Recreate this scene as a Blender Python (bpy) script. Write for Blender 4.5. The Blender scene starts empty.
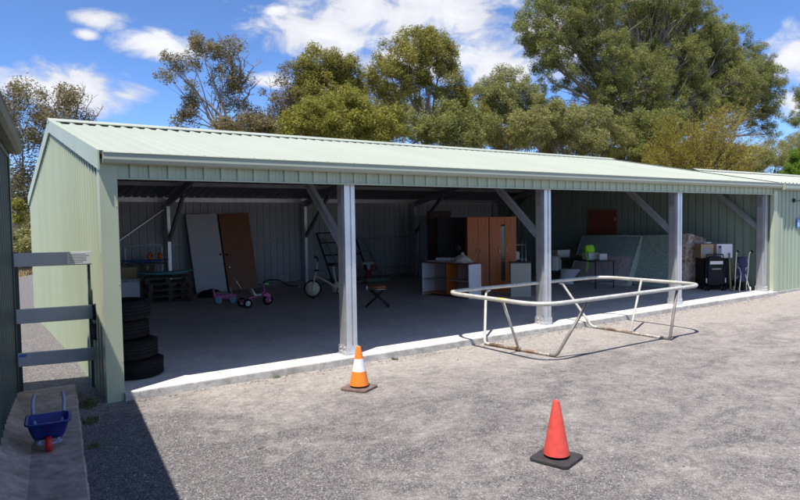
import bpy, bmesh, math, random
import numpy as np
from mathutils import Vector, Matrix
random.seed(7); rng = np.random.default_rng(11)
PI = math.pi
scene = bpy.context.scene
col = scene.collection

# ------------------------------------------------------------------ camera
F_PX = 623.21
YAW, PITCH, ROLL = .6008270, -.0459067, -.0151093
CAM = np.array([-1.16666, -7.35810, 1.84])
def cam_basis():
    cy, sy, cp, sp = math.cos(YAW), math.sin(YAW), math.cos(PITCH), math.sin(PITCH)
    f = np.array([sy*cp, cy*cp, sp]); r = np.array([cy, -sy, 0.]); u = np.cross(r, f)
    cr, sr = math.cos(ROLL), math.sin(ROLL)
    return cr*r+sr*u, -sr*r+cr*u, f
CR, CU, CF = cam_basis()
cd = bpy.data.cameras.new('camera'); cam = bpy.data.objects.new('camera', cd); col.objects.link(cam)
cd.sensor_width = 36; cd.lens = F_PX/800*36; cd.clip_end = 3000; cd.clip_start = .05
m = Matrix.Identity(4)
for i in range(3):
    m[i][0], m[i][1], m[i][2], m[i][3] = CR[i], CU[i], -CF[i], CAM[i]
cam.matrix_world = m
scene.camera = cam
def ray(u, v):
    return CR*(u-400)/F_PX - CU*(v-250)/F_PX + CF
def at(u, v, Y):
    """point of the place seen in the photograph at (u, v) and standing at depth Y"""
    r = ray(u, v); t = (Y-CAM[1])/r[1]; return CAM+t*r

# ------------------------------------------------------------------ materials
MATS = {}
def newmat(name):
    mt = bpy.data.materials.new(name); mt.use_nodes = True
    nt = mt.node_tree; b = nt.nodes['Principled BSDF']; MATS[name] = mt
    return mt, nt, b
def N(nt, t, **kw):
    n = nt.nodes.new(t)
    for k, v in kw.items(): setattr(n, k, v)
    return n
def coords(nt, kind='Object', scale=(1, 1, 1)):
    tc = N(nt, 'ShaderNodeTexCoord'); mp = N(nt, 'ShaderNodeMapping')
    mp.inputs['Scale'].default_value = scale
    nt.links.new(tc.outputs[kind], mp.inputs['Vector']); return mp.outputs['Vector']
def noise(nt, vec, scale, detail=4, rough=.55, dist=0.):
    n = N(nt, 'ShaderNodeTexNoise'); n.inputs['Scale'].default_value = scale
    n.inputs['Detail'].default_value = detail; n.inputs['Roughness'].default_value = rough
    n.inputs['Distortion'].default_value = dist
    nt.links.new(vec, n.inputs['Vector']); return n.outputs['Fac']
def ramp(nt, fac, stops):
    r = N(nt, 'ShaderNodeValToRGB'); e = r.color_ramp.elements
    while len(e) < len(stops): e.new(.5)
    for i, (p, c) in enumerate(stops):
        e[i].position = p; e[i].color = (*c, 1) if len(c) == 3 else c
    nt.links.new(fac, r.inputs['Fac']); return r.outputs['Color']
def mixc(nt, fac, a, b, mode='MIX'):
    n = N(nt, 'ShaderNodeMix', data_type='RGBA', blend_type=mode)
    if isinstance(fac, (int, float)): n.inputs[0].default_value = fac
    else: nt.links.new(fac, n.inputs[0])
    for i, x in ((6, a), (7, b)):
        if isinstance(x, (tuple, list)): n.inputs[i].default_value = (*x[:3], 1)
        else: nt.links.new(x, n.inputs[i])
    return n.outputs[2]
def math_(nt, op, a, b=None, clamp=False):
    n = N(nt, 'ShaderNodeMath', operation=op); n.use_clamp = clamp
    for i, x in enumerate((a, b)):
        if x is None: continue
        if isinstance(x, (int, float)): n.inputs[i].default_value = x
        else: nt.links.new(x, n.inputs[i])
    return n.outputs[0]
def bump(nt, b, h, strength=.3, dist=.01):
    n = N(nt, 'ShaderNodeBump'); n.inputs['Strength'].default_value = strength; n.inputs['Distance'].default_value = dist
    nt.links.new(h, n.inputs['Height']); nt.links.new(n.outputs['Normal'], b.inputs['Normal'])
def simple(name, c, rough=.6, metal=0., var=.12, scale=6., bmp=0., bscale=60., spec=.5, grime=None, stretch=(1, 1, 1)):
    mt, nt, b = newmat(name)
    v = coords(nt, 'Object', stretch); f = noise(nt, v, scale, 5, .6)
    lo = tuple(x*(1-var) for x in c); hi = tuple(min(1, x*(1+var)) for x in c)
    cc = ramp(nt, f, [(.3, lo), (.7, hi)])
    if grime:
        g = noise(nt, v, scale*.35, 6, .7, .4)
        gm = ramp(nt, g, [(.5, (0, 0, 0)), (.75, (1, 1, 1))])
        gb = N(nt, 'ShaderNodeRGBToBW'); nt.links.new(gm, gb.inputs[0])
        cc = mixc(nt, math_(nt, 'MULTIPLY', gb.outputs[0], grime[1]), cc, grime[0])
    nt.links.new(cc, b.inputs['Base Color'])
    b.inputs['Roughness'].default_value = rough; b.inputs['Metallic'].default_value = metal
    b.inputs['Specular IOR Level'].default_value = spec
    if bmp: bump(nt, b, noise(nt, v, bscale, 4, .6), bmp, .004)
    return mt
simple('wall_green', (.435, .49, .35), .45, var=.05, scale=1.2, grime=((.36, .37, .26), .35), stretch=(1, 1, .25))
simple('trim_green', (.43, .475, .33), .4, var=.05, scale=1.5, grime=((.28, .30, .22), .3))
simple('roof_green', (.385, .415, .345), .5, var=.04, scale=.8, grime=((.30, .33, .27), .5), stretch=(1, .25, 1))
simple('gutter_green', (.34, .37, .285), .38, var=.05, scale=1.5, grime=((.30, .32, .25), .3))
simple('inner_grey', (.40, .405, .415), .5, var=.1, scale=1.5, stretch=(1, 1, .2))
simple('inner_green', (.26, .33, .27), .5, var=.08, scale=1.5, stretch=(1, 1, .2))
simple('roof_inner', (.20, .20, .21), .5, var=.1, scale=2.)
simple('neighbour_green', (.32, .385, .29), .45, var=.06, scale=1.5, grime=((.24, .29, .24), .35), stretch=(1, 1, .25))
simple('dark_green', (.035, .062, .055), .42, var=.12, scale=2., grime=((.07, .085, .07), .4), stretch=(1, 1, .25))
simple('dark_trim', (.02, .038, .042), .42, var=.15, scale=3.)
simple('old_gutter', (.10, .095, .075), .6, var=.35, scale=9., grime=((.05, .06, .035), .7))
simple('white_paint', (.72, .72, .70), .45, var=.04, scale=3., grime=((.55, .53, .5), .3))
simple('panel_grey_white', (.62, .60, .62), .5, var=.05, scale=3., grime=((.4, .4, .4), .3))
simple('appliance_white', (.80, .80, .82), .3, var=.03)
simple('black_plastic', (.012, .012, .014), .45, var=.2)
simple('black_metal', (.018, .018, .02), .4, metal=.3, var=.2)
simple('dark_cloth', (.014, .014, .018), .9, var=.3, scale=15)
simple('navy_cloth', (.03, .035, .09), .9, var=.3, scale=15)
simple('cone_orange', (.88, .23, .02), .55, var=.1, scale=12, grime=((.52, .22, .09), .6))
simple('cone_red', (.68, .075, .055), .65, var=.14, scale=14, grime=((.50, .16, .13), .8))
simple('cone_white', (.78, .78, .76), .4, var=.05, scale=9)
simple('cone_base_black', (.035, .032, .034), .8, var=.3, scale=20, bmp=.3)
simple('cone_base_brown', (.15, .105, .09), .85, var=.3, scale=20, bmp=.3)
simple('blue_plastic', (.013, .027, .21), .35, var=.08)
simple('lavender_plastic', (.30, .33, .50), .45, var=.08)
simple('red_plastic', (.62, .02, .025), .4, var=.08)
simple('pink_plastic', (.62, .13, .34), .4, var=.08)
simple('lightblue_plastic', (.28, .50, .62), .4, var=.08)
simple('green_plastic', (.22, .75, .05), .4, var=.08)
simple('lime_cloth', (.33, .80, .03), .8, var=.15, scale=20)
simple('orange_plastic', (.85, .20, .04), .45, var=.1)
simple('surf_blue', (.02, .13, .42), .35, var=.2)
simple('surf_teal', (.09, .40, .48), .35, var=.25, scale=4)
simple('cardboard', (.46, .33, .19), .85, var=.1, scale=8, grime=((.28, .19, .11), .4))
simple('cardboard_dark', (.16, .12, .09), .85, var=.15, scale=8)
simple('tape', (.45, .36, .22), .4, var=.05)
simple('old_timber', (.085, .068, .055), .85, var=.3, scale=9, bmp=.4, bscale=30, stretch=(.3, 3, 3))
simple('brown_door', (.27, .095, .035), .45, var=.15, scale=7., stretch=(6, 6, .4))
simple('wood_red', (.52, .14, .025), .42, var=.22, scale=5., stretch=(5, 5, .35))
simple('wood_dark', (.012, .008, .008), .6, var=.25, scale=5., stretch=(5, 5, .35))
simple('maroon', (.085, .018, .022), .5, var=.15)
simple('brown_board', (.26, .08, .05), .5, var=.15, scale=5.)
simple('counter_edge', (.22, .05, .045), .4, var=.1)
simple('counter_inner', (.40, .37, .33), .5, var=.08)
simple('beige_panel', (.52, .49, .40), .5, var=.05, scale=3)
simple('blue_grey_board', (.13, .16, .20), .6, var=.1)
simple('ceramic', (.72, .74, .76), .15, var=.02)
simple('cream_cloth', (.55, .50, .42), .9, var=.15, scale=14)
simple('brown_leather', (.36, .14, .05), .5, var=.2, scale=14)
simple('chrome', (.55, .55, .56), .25, metal=.9, var=.1)
simple('cream_paint', (.62, .58, .46), .45, var=.08)
simple('green_metal', (.20, .26, .19), .5, var=.15)
simple('rust_red', (.42, .07, .04), .5, var=.2)
simple('rail_blue', (.42, .425, .455), .45, metal=.1, var=.07, scale=3., grime=((.16, .16, .17), .5))
simple('paper_sun_white', (.66, .66, .67), .5, var=.06)
simple('sticker_text', (.25, .26, .3), .5)
simple('sign_blue', (.03, .16, .55), .4, var=.05)
simple('yellow_sign', (.65, .70, .04), .5)
simple('grass_green', (.11, .13, .05), .8, var=.35, scale=30)
simple('bark_pale', (.27, .23, .185), .85, var=.35, scale=3., bmp=.4, bscale=12, stretch=(2, 2, .4))
simple('bark_dark', (.13, .105, .085), .9, var=.35, scale=3., bmp=.4, bscale=12, stretch=(2, 2, .4))
simple('stone_grit', (.25, .24, .238), .9, var=.65, scale=3.5)
simple('hockey_wood', (.50, .40, .16), .5, var=.15)
simple('yellow_tape', (.75, .58, .16), .5, var=.1)
simple('skirting', (.22, .215, .21), .8, var=.2)
simple('mirror_glass', (.10, .13, .12), .15, metal=.5, var=.05)
simple('brass', (.75, .55, .25), .3, metal=.9, var=.05)
simple('rubber', (.007, .007, .008), .85, var=.35, scale=14., bmp=.3, bscale=90, spec=.25)

# galvanised steel: mottled spangle
mt, nt, b = newmat('galvanised')
v = coords(nt); vo = N(nt, 'ShaderNodeTexVoronoi'); vo.inputs['Scale'].default_value = 45; nt.links.new(v, vo.inputs['Vector'])
c1 = ramp(nt, noise(nt, v, 3., 5, .6), [(.3, (.60, .62, .64)), (.7, (.78, .79, .80))])
g_ = N(nt, 'ShaderNodeRGBToBW'); nt.links.new(vo.outputs['Color'], g_.inputs[0])
c2 = mixc(nt, .2, c1, ramp(nt, g_.outputs[0], [(0, (.3, .32, .35)), (1, (.75, .76, .78))]))
nt.links.new(c2, b.inputs['Base Color']); b.inputs['Metallic'].default_value = .7; b.inputs['Roughness'].default_value = .38
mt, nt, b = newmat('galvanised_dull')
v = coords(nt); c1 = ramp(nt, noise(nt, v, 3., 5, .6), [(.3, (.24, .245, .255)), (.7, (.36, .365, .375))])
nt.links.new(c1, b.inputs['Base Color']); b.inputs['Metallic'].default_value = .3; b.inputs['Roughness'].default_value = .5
# weathered pipe of the frame, rusty in blotches
def pipe_mat(name, rustiness):
    mt, nt, b = newmat(name); v = coords(nt)
    base = ramp(nt, noise(nt, v, 12., 5, .65), [(.3, (.40, .39, .35)), (.7, (.60, .59, .54))])
    rm = ramp(nt, noise(nt, v, 4., 8, .75, .3), [(rustiness, (0, 0, 0)), (rustiness+.14, (1, 1, 1))])
    bw = N(nt, 'ShaderNodeRGBToBW'); nt.links.new(rm, bw.inputs[0])
    nt.links.new(mixc(nt, bw.outputs[0], base, (.22, .13, .08)), b.inputs['Base Color'])
    b.inputs['Roughness'].default_value = .6; b.inputs['Metallic'].default_value = .15
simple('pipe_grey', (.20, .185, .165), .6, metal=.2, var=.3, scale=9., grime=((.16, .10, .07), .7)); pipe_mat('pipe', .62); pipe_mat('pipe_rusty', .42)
# concrete
def concrete(name, lo, hi, stain, sf=.5, rough=.85):
    mt, nt, b = newmat(name); v = coords(nt)
    a = ramp(nt, noise(nt, v, 1.6, 8, .65, .3), [(.3, lo), (.7, hi)])
    s = ramp(nt, noise(nt, v, .7, 6, .7, .6), [(.45, (0, 0, 0)), (.75, (1, 1, 1))])
    bw = N(nt, 'ShaderNodeRGBToBW'); nt.links.new(s, bw.inputs[0])
    a = mixc(nt, math_(nt, 'MULTIPLY', bw.outputs[0], sf), a, stain)
    sp = ramp(nt, noise(nt, v, 120., 3, .6), [(.3, (.75, .75, .75)), (.7, (1.15, 1.15, 1.15))])
    a = mixc(nt, 1., a, ramp(nt, noise(nt, v, 9., 8, .75, .4), [(.35, (.62, .61, .60)), (.65, (1.2, 1.2, 1.2))] if rough > .75 else [(.35, (.85, .85, .85)), (.65, (1.08, 1.08, 1.08))]), 'MULTIPLY')
    a = mixc(nt, 1., a, sp, 'MULTIPLY')
    nt.links.new(a, b.inputs['Base Color']); b.inputs['Roughness'].default_value = rough
    bump(nt, b, noise(nt, v, 90., 5, .65), .25, .004)
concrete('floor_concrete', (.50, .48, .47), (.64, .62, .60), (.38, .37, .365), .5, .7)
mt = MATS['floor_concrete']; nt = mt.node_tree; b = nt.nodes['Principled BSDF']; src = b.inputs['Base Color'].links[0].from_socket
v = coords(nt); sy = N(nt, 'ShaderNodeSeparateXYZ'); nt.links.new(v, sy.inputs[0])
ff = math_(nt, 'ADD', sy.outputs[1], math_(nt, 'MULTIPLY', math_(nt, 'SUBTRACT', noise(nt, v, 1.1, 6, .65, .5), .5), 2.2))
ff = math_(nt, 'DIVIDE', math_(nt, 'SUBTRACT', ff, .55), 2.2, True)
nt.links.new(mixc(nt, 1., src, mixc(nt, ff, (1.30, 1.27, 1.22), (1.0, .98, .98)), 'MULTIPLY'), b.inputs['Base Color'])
concrete('slab_edge', (.40, .385, .36), (.52, .505, .47), (.30, .27, .22), .5)
concrete('old_concrete', (.33, .26, .215), (.62, .50, .43), (.17, .14, .12), .75)
# mattress fabrics
def fabric(name, c1, c2, scale, thr=.5):
    mt, nt, b = newmat(name); v = coords(nt)
    f = noise(nt, v, scale, 5, .65, 1.2)
    nt.links.new(ramp(nt, f, [(thr-.09, c1), (thr+.09, c2)]), b.inputs['Base Color'])
    b.inputs['Roughness'].default_value = .85
    vo = N(nt, 'ShaderNodeTexVoronoi'); vo.inputs['Scale'].default_value = 7.; nt.links.new(v, vo.inputs['Vector'])
    bump(nt, b, vo.outputs['Distance'], .5, .02)
fabric('mattress_green', (.33, .44, .37), (.52, .63, .54), 16.)
fabric('mattress_teal', (.25, .36, .35), (.42, .54, .51), 22.)
fabric('mattress_pink', (.42, .36, .37), (.80, .72, .72), 26.)
fabric('mattress_side', (.40, .50, .43), (.60, .66, .58), 20.)
fabric('mattress_floral', (.36, .17, .11), (.72, .62, .52), 7., .47)
# leaves
def leafmat(name, dark, light, transl=.45):
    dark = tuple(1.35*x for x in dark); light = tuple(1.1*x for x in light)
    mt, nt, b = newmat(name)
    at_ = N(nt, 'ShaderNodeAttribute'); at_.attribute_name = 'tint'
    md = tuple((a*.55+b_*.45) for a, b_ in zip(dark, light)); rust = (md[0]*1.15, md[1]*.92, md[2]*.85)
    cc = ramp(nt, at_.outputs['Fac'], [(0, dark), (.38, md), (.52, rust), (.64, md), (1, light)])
    nt.links.new(cc, b.inputs['Base Color']); b.inputs['Roughness'].default_value = .5
    b.inputs['Specular IOR Level'].default_value = .35
    tr = N(nt, 'ShaderNodeBsdfTranslucent'); nt.links.new(cc, tr.inputs['Color'])
    mx = N(nt, 'ShaderNodeMixShader'); mx.inputs[0].default_value = transl
    nt.links.new(b.outputs[0], mx.inputs[1]); nt.links.new(tr.outputs[0], mx.inputs[2])
    nt.links.new(mx.outputs[0], nt.nodes['Material Output'].inputs['Surface'])
leafmat('leaf_olive', (.08, .085, .018), (.46, .42, .10))
leafmat('leaf_yellow', (.10, .105, .018), (.42, .41, .08))
leafmat('leaf_deep', (.045, .06, .02), (.42, .44, .13))
leafmat('leaf_brown', (.095, .085, .045), (.33, .28, .14))
leafmat('leaf_golden', (.10, .10, .018), (.44, .36, .05))
leafmat('leaf_bright', (.09, .17, .02), (.20, .30, .04))
leafmat('leaf_greygreen', (.095, .105, .04), (.46, .45, .16))
M = MATS

# ------------------------------------------------------------------ mesh helpers
class MB:
    def __init__(s): s.v = []; s.f = []; s.mi = []; s.sm = []
    def add(s, vs, fs, mi=0, smooth=False):
        o = len(s.v); s.v += [tuple(map(float, p)) for p in vs]
        for f in fs: s.f.append(tuple(i+o for i in f)); s.mi.append(mi); s.sm.append(smooth)
        return s
    def box(s, lo, hi, mi=0, mat=None):
        x0, y0, z0 = lo; x1, y1, z1 = hi
        vs = [(x0,y0,z0),(x1,y0,z0),(x1,y1,z0),(x0,y1,z0),(x0,y0,z1),(x1,y0,z1),(x1,y1,z1),(x0,y1,z1)]
        if mat is not None: vs = [tuple(mat @ Vector(p)) for p in vs]
        return s.add(vs, [(0,3,2,1),(4,5,6,7),(0,1,5,4),(1,2,6,5),(2,3,7,6),(3,0,4,7)], mi)
    def beam(s, a, b, w, h, up=(0,0,1), mi=0):
        a, b = Vector(a), Vector(b); d = (b-a).normalized(); up = Vector(up)
        r = d.cross(up).normalized(); u = r.cross(d)
        vs = [p+r*sx*w/2+u*sz*h/2 for p in (a, b) for sx, sz in ((-1,-1),(1,-1),(1,1),(-1,1))]
        return s.add(vs, [(0,1,2,3),(7,6,5,4),(0,4,5,1),(1,5,6,2),(2,6,7,3),(3,7,4,0)], mi)
    def tube(s, pts, r, n=8, mi=0, closed=False, cap=True):
        pts = [Vector(p) for p in pts]; k = len(pts)
        rr = r if isinstance(r, (list, tuple)) else [r]*k
        vs = []; prev = None
        for i, p in enumerate(pts):
            if closed: d = (pts[(i+1)%k]-pts[i-1]).normalized()
            else: d = (pts[min(i+1,k-1)]-pts[max(i-1,0)]).normalized()
            if prev is None:
                a = Vector((0,0,1)) if abs(d.z) < .9 else Vector((1,0,0)); e1 = d.cross(a).normalized()
            else: e1 = (prev-d*prev.dot(d)).normalized()
            prev = e1; e2 = d.cross(e1)
            for j in range(n):
                t = 2*PI*j/n; vs.append(p+(e1*math.cos(t)+e2*math.sin(t))*rr[i])
        fs = []
        for i in range(k if closed else k-1):
            for j in range(n):
                a = i*n+j; b_ = i*n+(j+1)%n; c = ((i+1)%k)*n+(j+1)%n; d = ((i+1)%k)*n+j
                fs.append((a, b_, c, d))
        s.add(vs, fs, mi, True)
        if cap and not closed:
            s.add(vs[:n], [tuple(range(n))[::-1]], mi); s.add(vs[-n:], [tuple(range(n))], mi)
        return s
    def lathe(s, prof, n=28, mi=0, mat=None, smooth=True):
        vs = []
        for (r, z) in prof:
            for j in range(n):
                t = 2*PI*j/n; p = Vector((r*math.cos(t), r*math.sin(t), z))
                vs.append(mat @ p if mat is not None else p)
        fs = [(i*n+j, i*n+(j+1)%n, (i+1)*n+(j+1)%n, (i+1)*n+j) for i in range(len(prof)-1) for j in range(n)]
        return s.add(vs, fs, mi, smooth)
    def prism(s, poly, off, mi=0):
        n = len(poly); off = Vector(off); a = [Vector(p) for p in poly]; b = [p+off for p in a]
        fs = [tuple(range(n))[::-1], tuple(range(n, 2*n))]+[(i, (i+1)%n, n+(i+1)%n, n+i) for i in range(n)]
        return s.add(a+b, fs, mi)
    def build(s, name, mats, parent=None, bevel=0., seg=2, recalc=True):
        me = bpy.data.meshes.new(name); me.from_pydata(s.v, [], s.f)
        if not isinstance(mats, (list, tuple)): mats = [mats]
        for mt_ in mats: me.materials.append(mt_ if not isinstance(mt_, str) else M[mt_])
        me.polygons.foreach_set('material_index', s.mi); me.polygons.foreach_set('use_smooth', s.sm)
        me.update()
        if recalc:
            bm = bmesh.new(); bm.from_mesh(me); bmesh.ops.remove_doubles(bm, verts=bm.verts, dist=1e-5)
            bmesh.ops.recalc_face_normals(bm, faces=bm.faces); bm.to_mesh(me); bm.free()
        o = bpy.data.objects.new(name, me); col.objects.link(o)
        if parent is not None: o.parent = parent
        if bevel:
            bv = o.modifiers.new('bevel', 'BEVEL'); bv.width = bevel; bv.segments = seg; bv.limit_method = 'ANGLE'; bv.angle_limit = math.radians(35)
            bv.harden_normals = False
        return o
def tag(o, label=None, cat=None, group=None, kind=None):
    if label: o['label'] = label
    if cat: o['category'] = cat
    if group: o['group'] = group
    if kind: o['kind'] = kind
    return o
def thing(name, label, cat, loc=(0,0,0), rz=0., group=None):
    o = bpy.data.objects.new(name, None); col.objects.link(o); o.empty_display_size = .2
    o.location = loc; o.rotation_euler = (0, 0, rz); return tag(o, label, cat, group)
def copy_tree(o, parent=None):
    c = o.copy(); col.objects.link(c)
    if parent is not None: c.parent = parent
    for ch in o.children: copy_tree(ch, c)
    return c
def hcirc(c, r, n=24, ax='x'):
    return [(c[0], c[1]+r*math.cos(2*PI*i/n), c[2]+r*math.sin(2*PI*i/n)) if ax == 'x' else (c[0]+r*math.cos(2*PI*i/n), c[1], c[2]+r*math.sin(2*PI*i/n)) for i in range(n)]
def ribsheet(mb, org, U, L, Vv, H, Nrm, pitch=.2, rib=.024, top=None, rib_w=.032, phase=.08, step=None, minor=True, slope=.009):
    """profiled steel sheet: ribs run along Vv and repeat along U; two skins, outer mat 0, inner mat 1"""
    org, U, Vv, Nrm = Vector(org), Vector(U), Vector(Vv), Vector(Nrm)
    pr = [(0., 0.)]; x = phase
    while x < L-rib_w-.03:
        pr += [(x, 0), (x+slope, rib), (x+slope+rib_w, rib), (x+2*slope+rib_w, 0)]
        if minor:
            q = x+2*slope+rib_w; w = pitch-2*slope-rib_w
            for t in (.34, .67): pr += [(q+w*t-.006, 0), (q+w*t, .0035), (q+w*t+.006, 0)]
        x += pitch
    pr = [p for p in pr if p[0] < L]; pr.append((L, 0.))
    for skin, off in ((0, 0.), (1, -.003)):
        vs = []
        for (u, h) in pr:
            hh = top(u) if top else H
            b0 = org+U*u+Nrm*(h+off); vs += [b0, b0+Vv*hh]
        fs = [(2*i, 2*i+2, 2*i+3, 2*i+1) for i in range(len(pr)-1)]
        mb.add(vs, fs, skin)
    return mb
def bend(pts, r, n=6, closed=False):
    """round the corners of a polyline"""
    P = [Vector(p) for p in pts]; out = []; k = len(P)
    for i in range(k):
        if not closed and i in (0, k-1): out.append(P[i]); continue
        a, p, c = P[i-1], P[i], P[(i+1)%k]
        d1 = (a-p); d2 = (c-p); rr = min(r, d1.length*.45, d2.length*.45)
        s, e = p+d1.normalized()*rr, p+d2.normalized()*rr
        for j in range(n+1):
            t = j/n; out.append(s*(1-t)**2+p*2*t*(1-t)+e*t*t)
    return out

# ------------------------------------------------------------------ ground
def sstep(a, b, x): 
    t = min(1, max(0, (x-a)/(b-a))); return t*t*(3-2*t)
def gz(x, y):
    z = -.085
    z += (-.2)*sstep(2, 11, y)*sstep(2.0, -.3, x) if y > 2 and x < 2 else 0
    z += .9*sstep(22, 40, y)
    z += .008*math.sin(x*1.3+y*.7)+.006*math.sin(x*.6-y*1.9+1)
    if y > -.3 and x > -.05 and x < 16: z = min(z, -.09)
    return z
def axis(lo, hi, fine_lo, fine_hi, step, grow):
    a = list(np.arange(fine_lo, fine_hi+1e-6, step)); s = step
    while a[-1] < hi: s *= grow; a.append(a[-1]+s)
    s = step
    while a[0] > lo: s *= grow; a.insert(0, a[0]-s)
    return a
xs = axis(-600, 700, -4, 24, .5, 1.25); ys = axis(-300, 900, -9, 46, .5, 1.25)
mb = MB(); nx = len(xs)
mb.add([(x, y, gz(x, y)) for y in ys for x in xs], [(j*nx+i, j*nx+i+1, (j+1)*nx+i+1, (j+1)*nx+i) for j in range(len(ys)-1) for i in range(nx-1)], 0, True)
mt, nt, b = newmat('gravel')
tc = N(nt, 'ShaderNodeTexCoord'); P = tc.outputs['Object']
sx = N(nt, 'ShaderNodeSeparateXYZ'); nt.links.new(P, sx.inputs[0]); X, Y = sx.outputs[0], sx.outputs[1]
def mapv(scale=(1,1,1), rot=0.):
    mp = N(nt, 'ShaderNodeMapping'); mp.inputs['Scale'].default_value = scale; mp.inputs['Rotation'].default_value = (0, 0, rot)
    nt.links.new(P, mp.inputs['Vector']); return mp.outputs[0]
big = noise(nt, mapv((1, 1.5, 1), .3), 1.15, 9, .72, .5)
med = noise(nt, mapv((1, 1, 1)), 4.5, 6, .7, .5)
# sandy near the slab edge and to the right, bluish aggregate in front
edge = math_(nt, 'SUBTRACT', 1., math_(nt, 'DIVIDE', math_(nt, 'ABSOLUTE', math_(nt, 'ADD', Y, .35)), 1.7), True)
right = math_(nt, 'MULTIPLY', math_(nt, 'SUBTRACT', X, 4.), .05)
left = math_(nt, 'MULTIPLY', math_(nt, 'SUBTRACT', 1., math_(nt, 'DIVIDE', math_(nt, 'SUBTRACT', math_(nt, 'ADD', X, math_(nt, 'MULTIPLY', med, 1.2)), .5), 1.3, True)), -.75)
s0 = math_(nt, 'ADD', math_(nt, 'MULTIPLY', math_(nt, 'SUBTRACT', big, .5), 2.1), math_(nt, 'MULTIPLY', math_(nt, 'SUBTRACT', med, .5), 1.5))
s1 = math_(nt, 'ADD', s0, math_(nt, 'ADD', math_(nt, 'MULTIPLY', edge, .75), math_(nt, 'MINIMUM', math_(nt, 'MAXIMUM', right, -.1), .3)))
sand = math_(nt, 'ADD', math_(nt, 'ADD', s1, .30), left, True)
v1 = N(nt, 'ShaderNodeTexVoronoi'); v1.inputs['Scale'].default_value = 120; nt.links.new(mapv(), v1.inputs['Vector'])
bw = N(nt, 'ShaderNodeRGBToBW'); nt.links.new(v1.outputs['Color'], bw.inputs[0])
agg = ramp(nt, bw.outputs[0], [(.12, (.06, .056, .058)), (.5, (.15, .143, .145)), (.8, (.245, .233, .228)), (.95, (.50, .46, .42))])
fine = noise(nt, mapv(), 55., 5, .75)
snd = ramp(nt, fine, [(.25, (.27, .243, .22)), (.5, (.40, .368, .335)), (.75, (.56, .52, .475))])
gc = mixc(nt, math_(nt, 'MULTIPLY', sand, .88), agg, snd)
sp2 = ramp(nt, noise(nt, mapv(), 17., 4, .7), [(.3, (.72, .72, .73)), (.7, (1.22, 1.21, 1.2))])
gc = mixc(nt, 1., gc, sp2, 'MULTIPLY')
# dry grass beyond the yard
gr_n = math_(nt, 'ADD', Y, math_(nt, 'MULTIPLY', math_(nt, 'SUBTRACT', big, .5), 5.))
gc = mixc(nt, 1., gc, (.99, .98, .97), 'MULTIPLY')
gm = math_(nt, 'DIVIDE', math_(nt, 'SUBTRACT', gr_n, 23.), .8, True)
grass = ramp(nt, noise(nt, mapv(), 3., 6, .7), [(.3, (.10, .095, .035)), (.55, (.26, .20, .09)), (.75, (.36, .28, .15))])
gc = mixc(nt, gm, gc, grass)
nt.links.new(gc, b.inputs['Base Color']); b.inputs['Roughness'].default_value = .95; b.inputs['Specular IOR Level'].default_value = .2
hh = math_(nt, 'ADD', math_(nt, 'MULTIPLY', v1.outputs['Distance'], -1.), math_(nt, 'MULTIPLY', fine, 1.2))
bump(nt, b, hh, .55, .012)
tag(mb.build('ground', 'gravel', recalc=False), kind='structure')

# loose stones: a scatter nobody could count
def scatter_stones(n):
    mb = MB()
    vs0 = np.array([(1,0,0),(0,1,0),(-1,0,0),(0,-1,0),(0,0,1),(0,0,-1)], float)
    fs0 = [(0,1,4),(1,2,4),(2,3,4),(3,0,4),(1,0,5),(2,1,5),(3,2,5),(0,3,5)]
    V, Fc = [], []
    k = 0
    while k < n:
        u = rng.uniform(-60, 860); v = rng.uniform(300, 520)
        r = ray(u, v)
        t = (-.085-CAM[2])/r[2]; p = CAM+t*r
        near_corner = -.42 < p[0] < -.03 and -3 < p[1] < 2.5 and p[0] > -.30+.0985*p[1]
        if (p[1] > -.12 and not near_corner) or (p[0] < -.15 and not near_corner) or p[1] < -7 or p[0] > 18: 
            continue
        s = (.007*rng.random() if near_corner and rng.random() < .35 else 0)+abs(rng.normal(0, .0032))+.0018+(.009*rng.random() if rng.random() < .012 else 0)
        sc = np.array([s*rng.uniform(.7, 1.4), s*rng.uniform(.7, 1.4), s*rng.uniform(.4, .9)])
        q = vs0*sc*(1+rng.uniform(-.25, .25, (6, 1))); a = rng.uniform(0, 6.28)
        R_ = np.array([[math.cos(a), -math.sin(a), 0], [math.sin(a), math.cos(a), 0], [0, 0, 1]])
        q = q@R_.T+np.array([p[0], p[1], gz(p[0], p[1])+sc[2]*.4])
        o = len(V)*6; V.append(q); Fc += [tuple(i+o for i in f) for f in fs0]; k += 1
    me = bpy.data.meshes.new('loose_gravel'); me.from_pydata(np.concatenate(V).tolist(), [], Fc)
    me.materials.append(M['stone_grit']); o = bpy.data.objects.new('loose_gravel', me); col.objects.link(o)
    return tag(o, 'loose pale and dark gravel stones strewn over the yard', 'gravel', kind='stuff')
scatter_stones(9000)

# concrete floor slab of the shed with a cracked front edge
mb = MB()
n = 90; front = []
for i in range(n+1):
    x = .15+(14.85-.15)*i/n; front.append((x, -.055-.07*(x/14.7)+random.uniform(-.006, .006)))
top = [(x, y, 0) for x, y in front]; 
vs = []
for x, y in front: vs += [(x, y, 0), (x, y+.012, -.0), (x, y-.004, -.012), (x, y-.012+random.uniform(-.01, .004), -.13)]
fs = []
for i in range(n):
    a = i*4; c = a+4
    fs += [(a, a+2, c+2, c), (a+2, a+3, c+3, c+2), (a+1, a, c, c+1)]
mb.add(vs, fs, 1)
for i in range(n):
    (xa, ya), (xb, yb) = front[i], front[i+1]
    mb.add([(xa, ya+.012, 0), (xb, yb+.012, 0), (xb, 1.0, 0), (xa, 1.0, 0)], [(0, 1, 2, 3)], 0)
mb.add([(.02, 1.0, 0), (14.85, 1.0, 0), (14.85, 9.78, 0), (.02, 9.78, 0)], [(0, 1, 2, 3)], 0)
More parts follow.
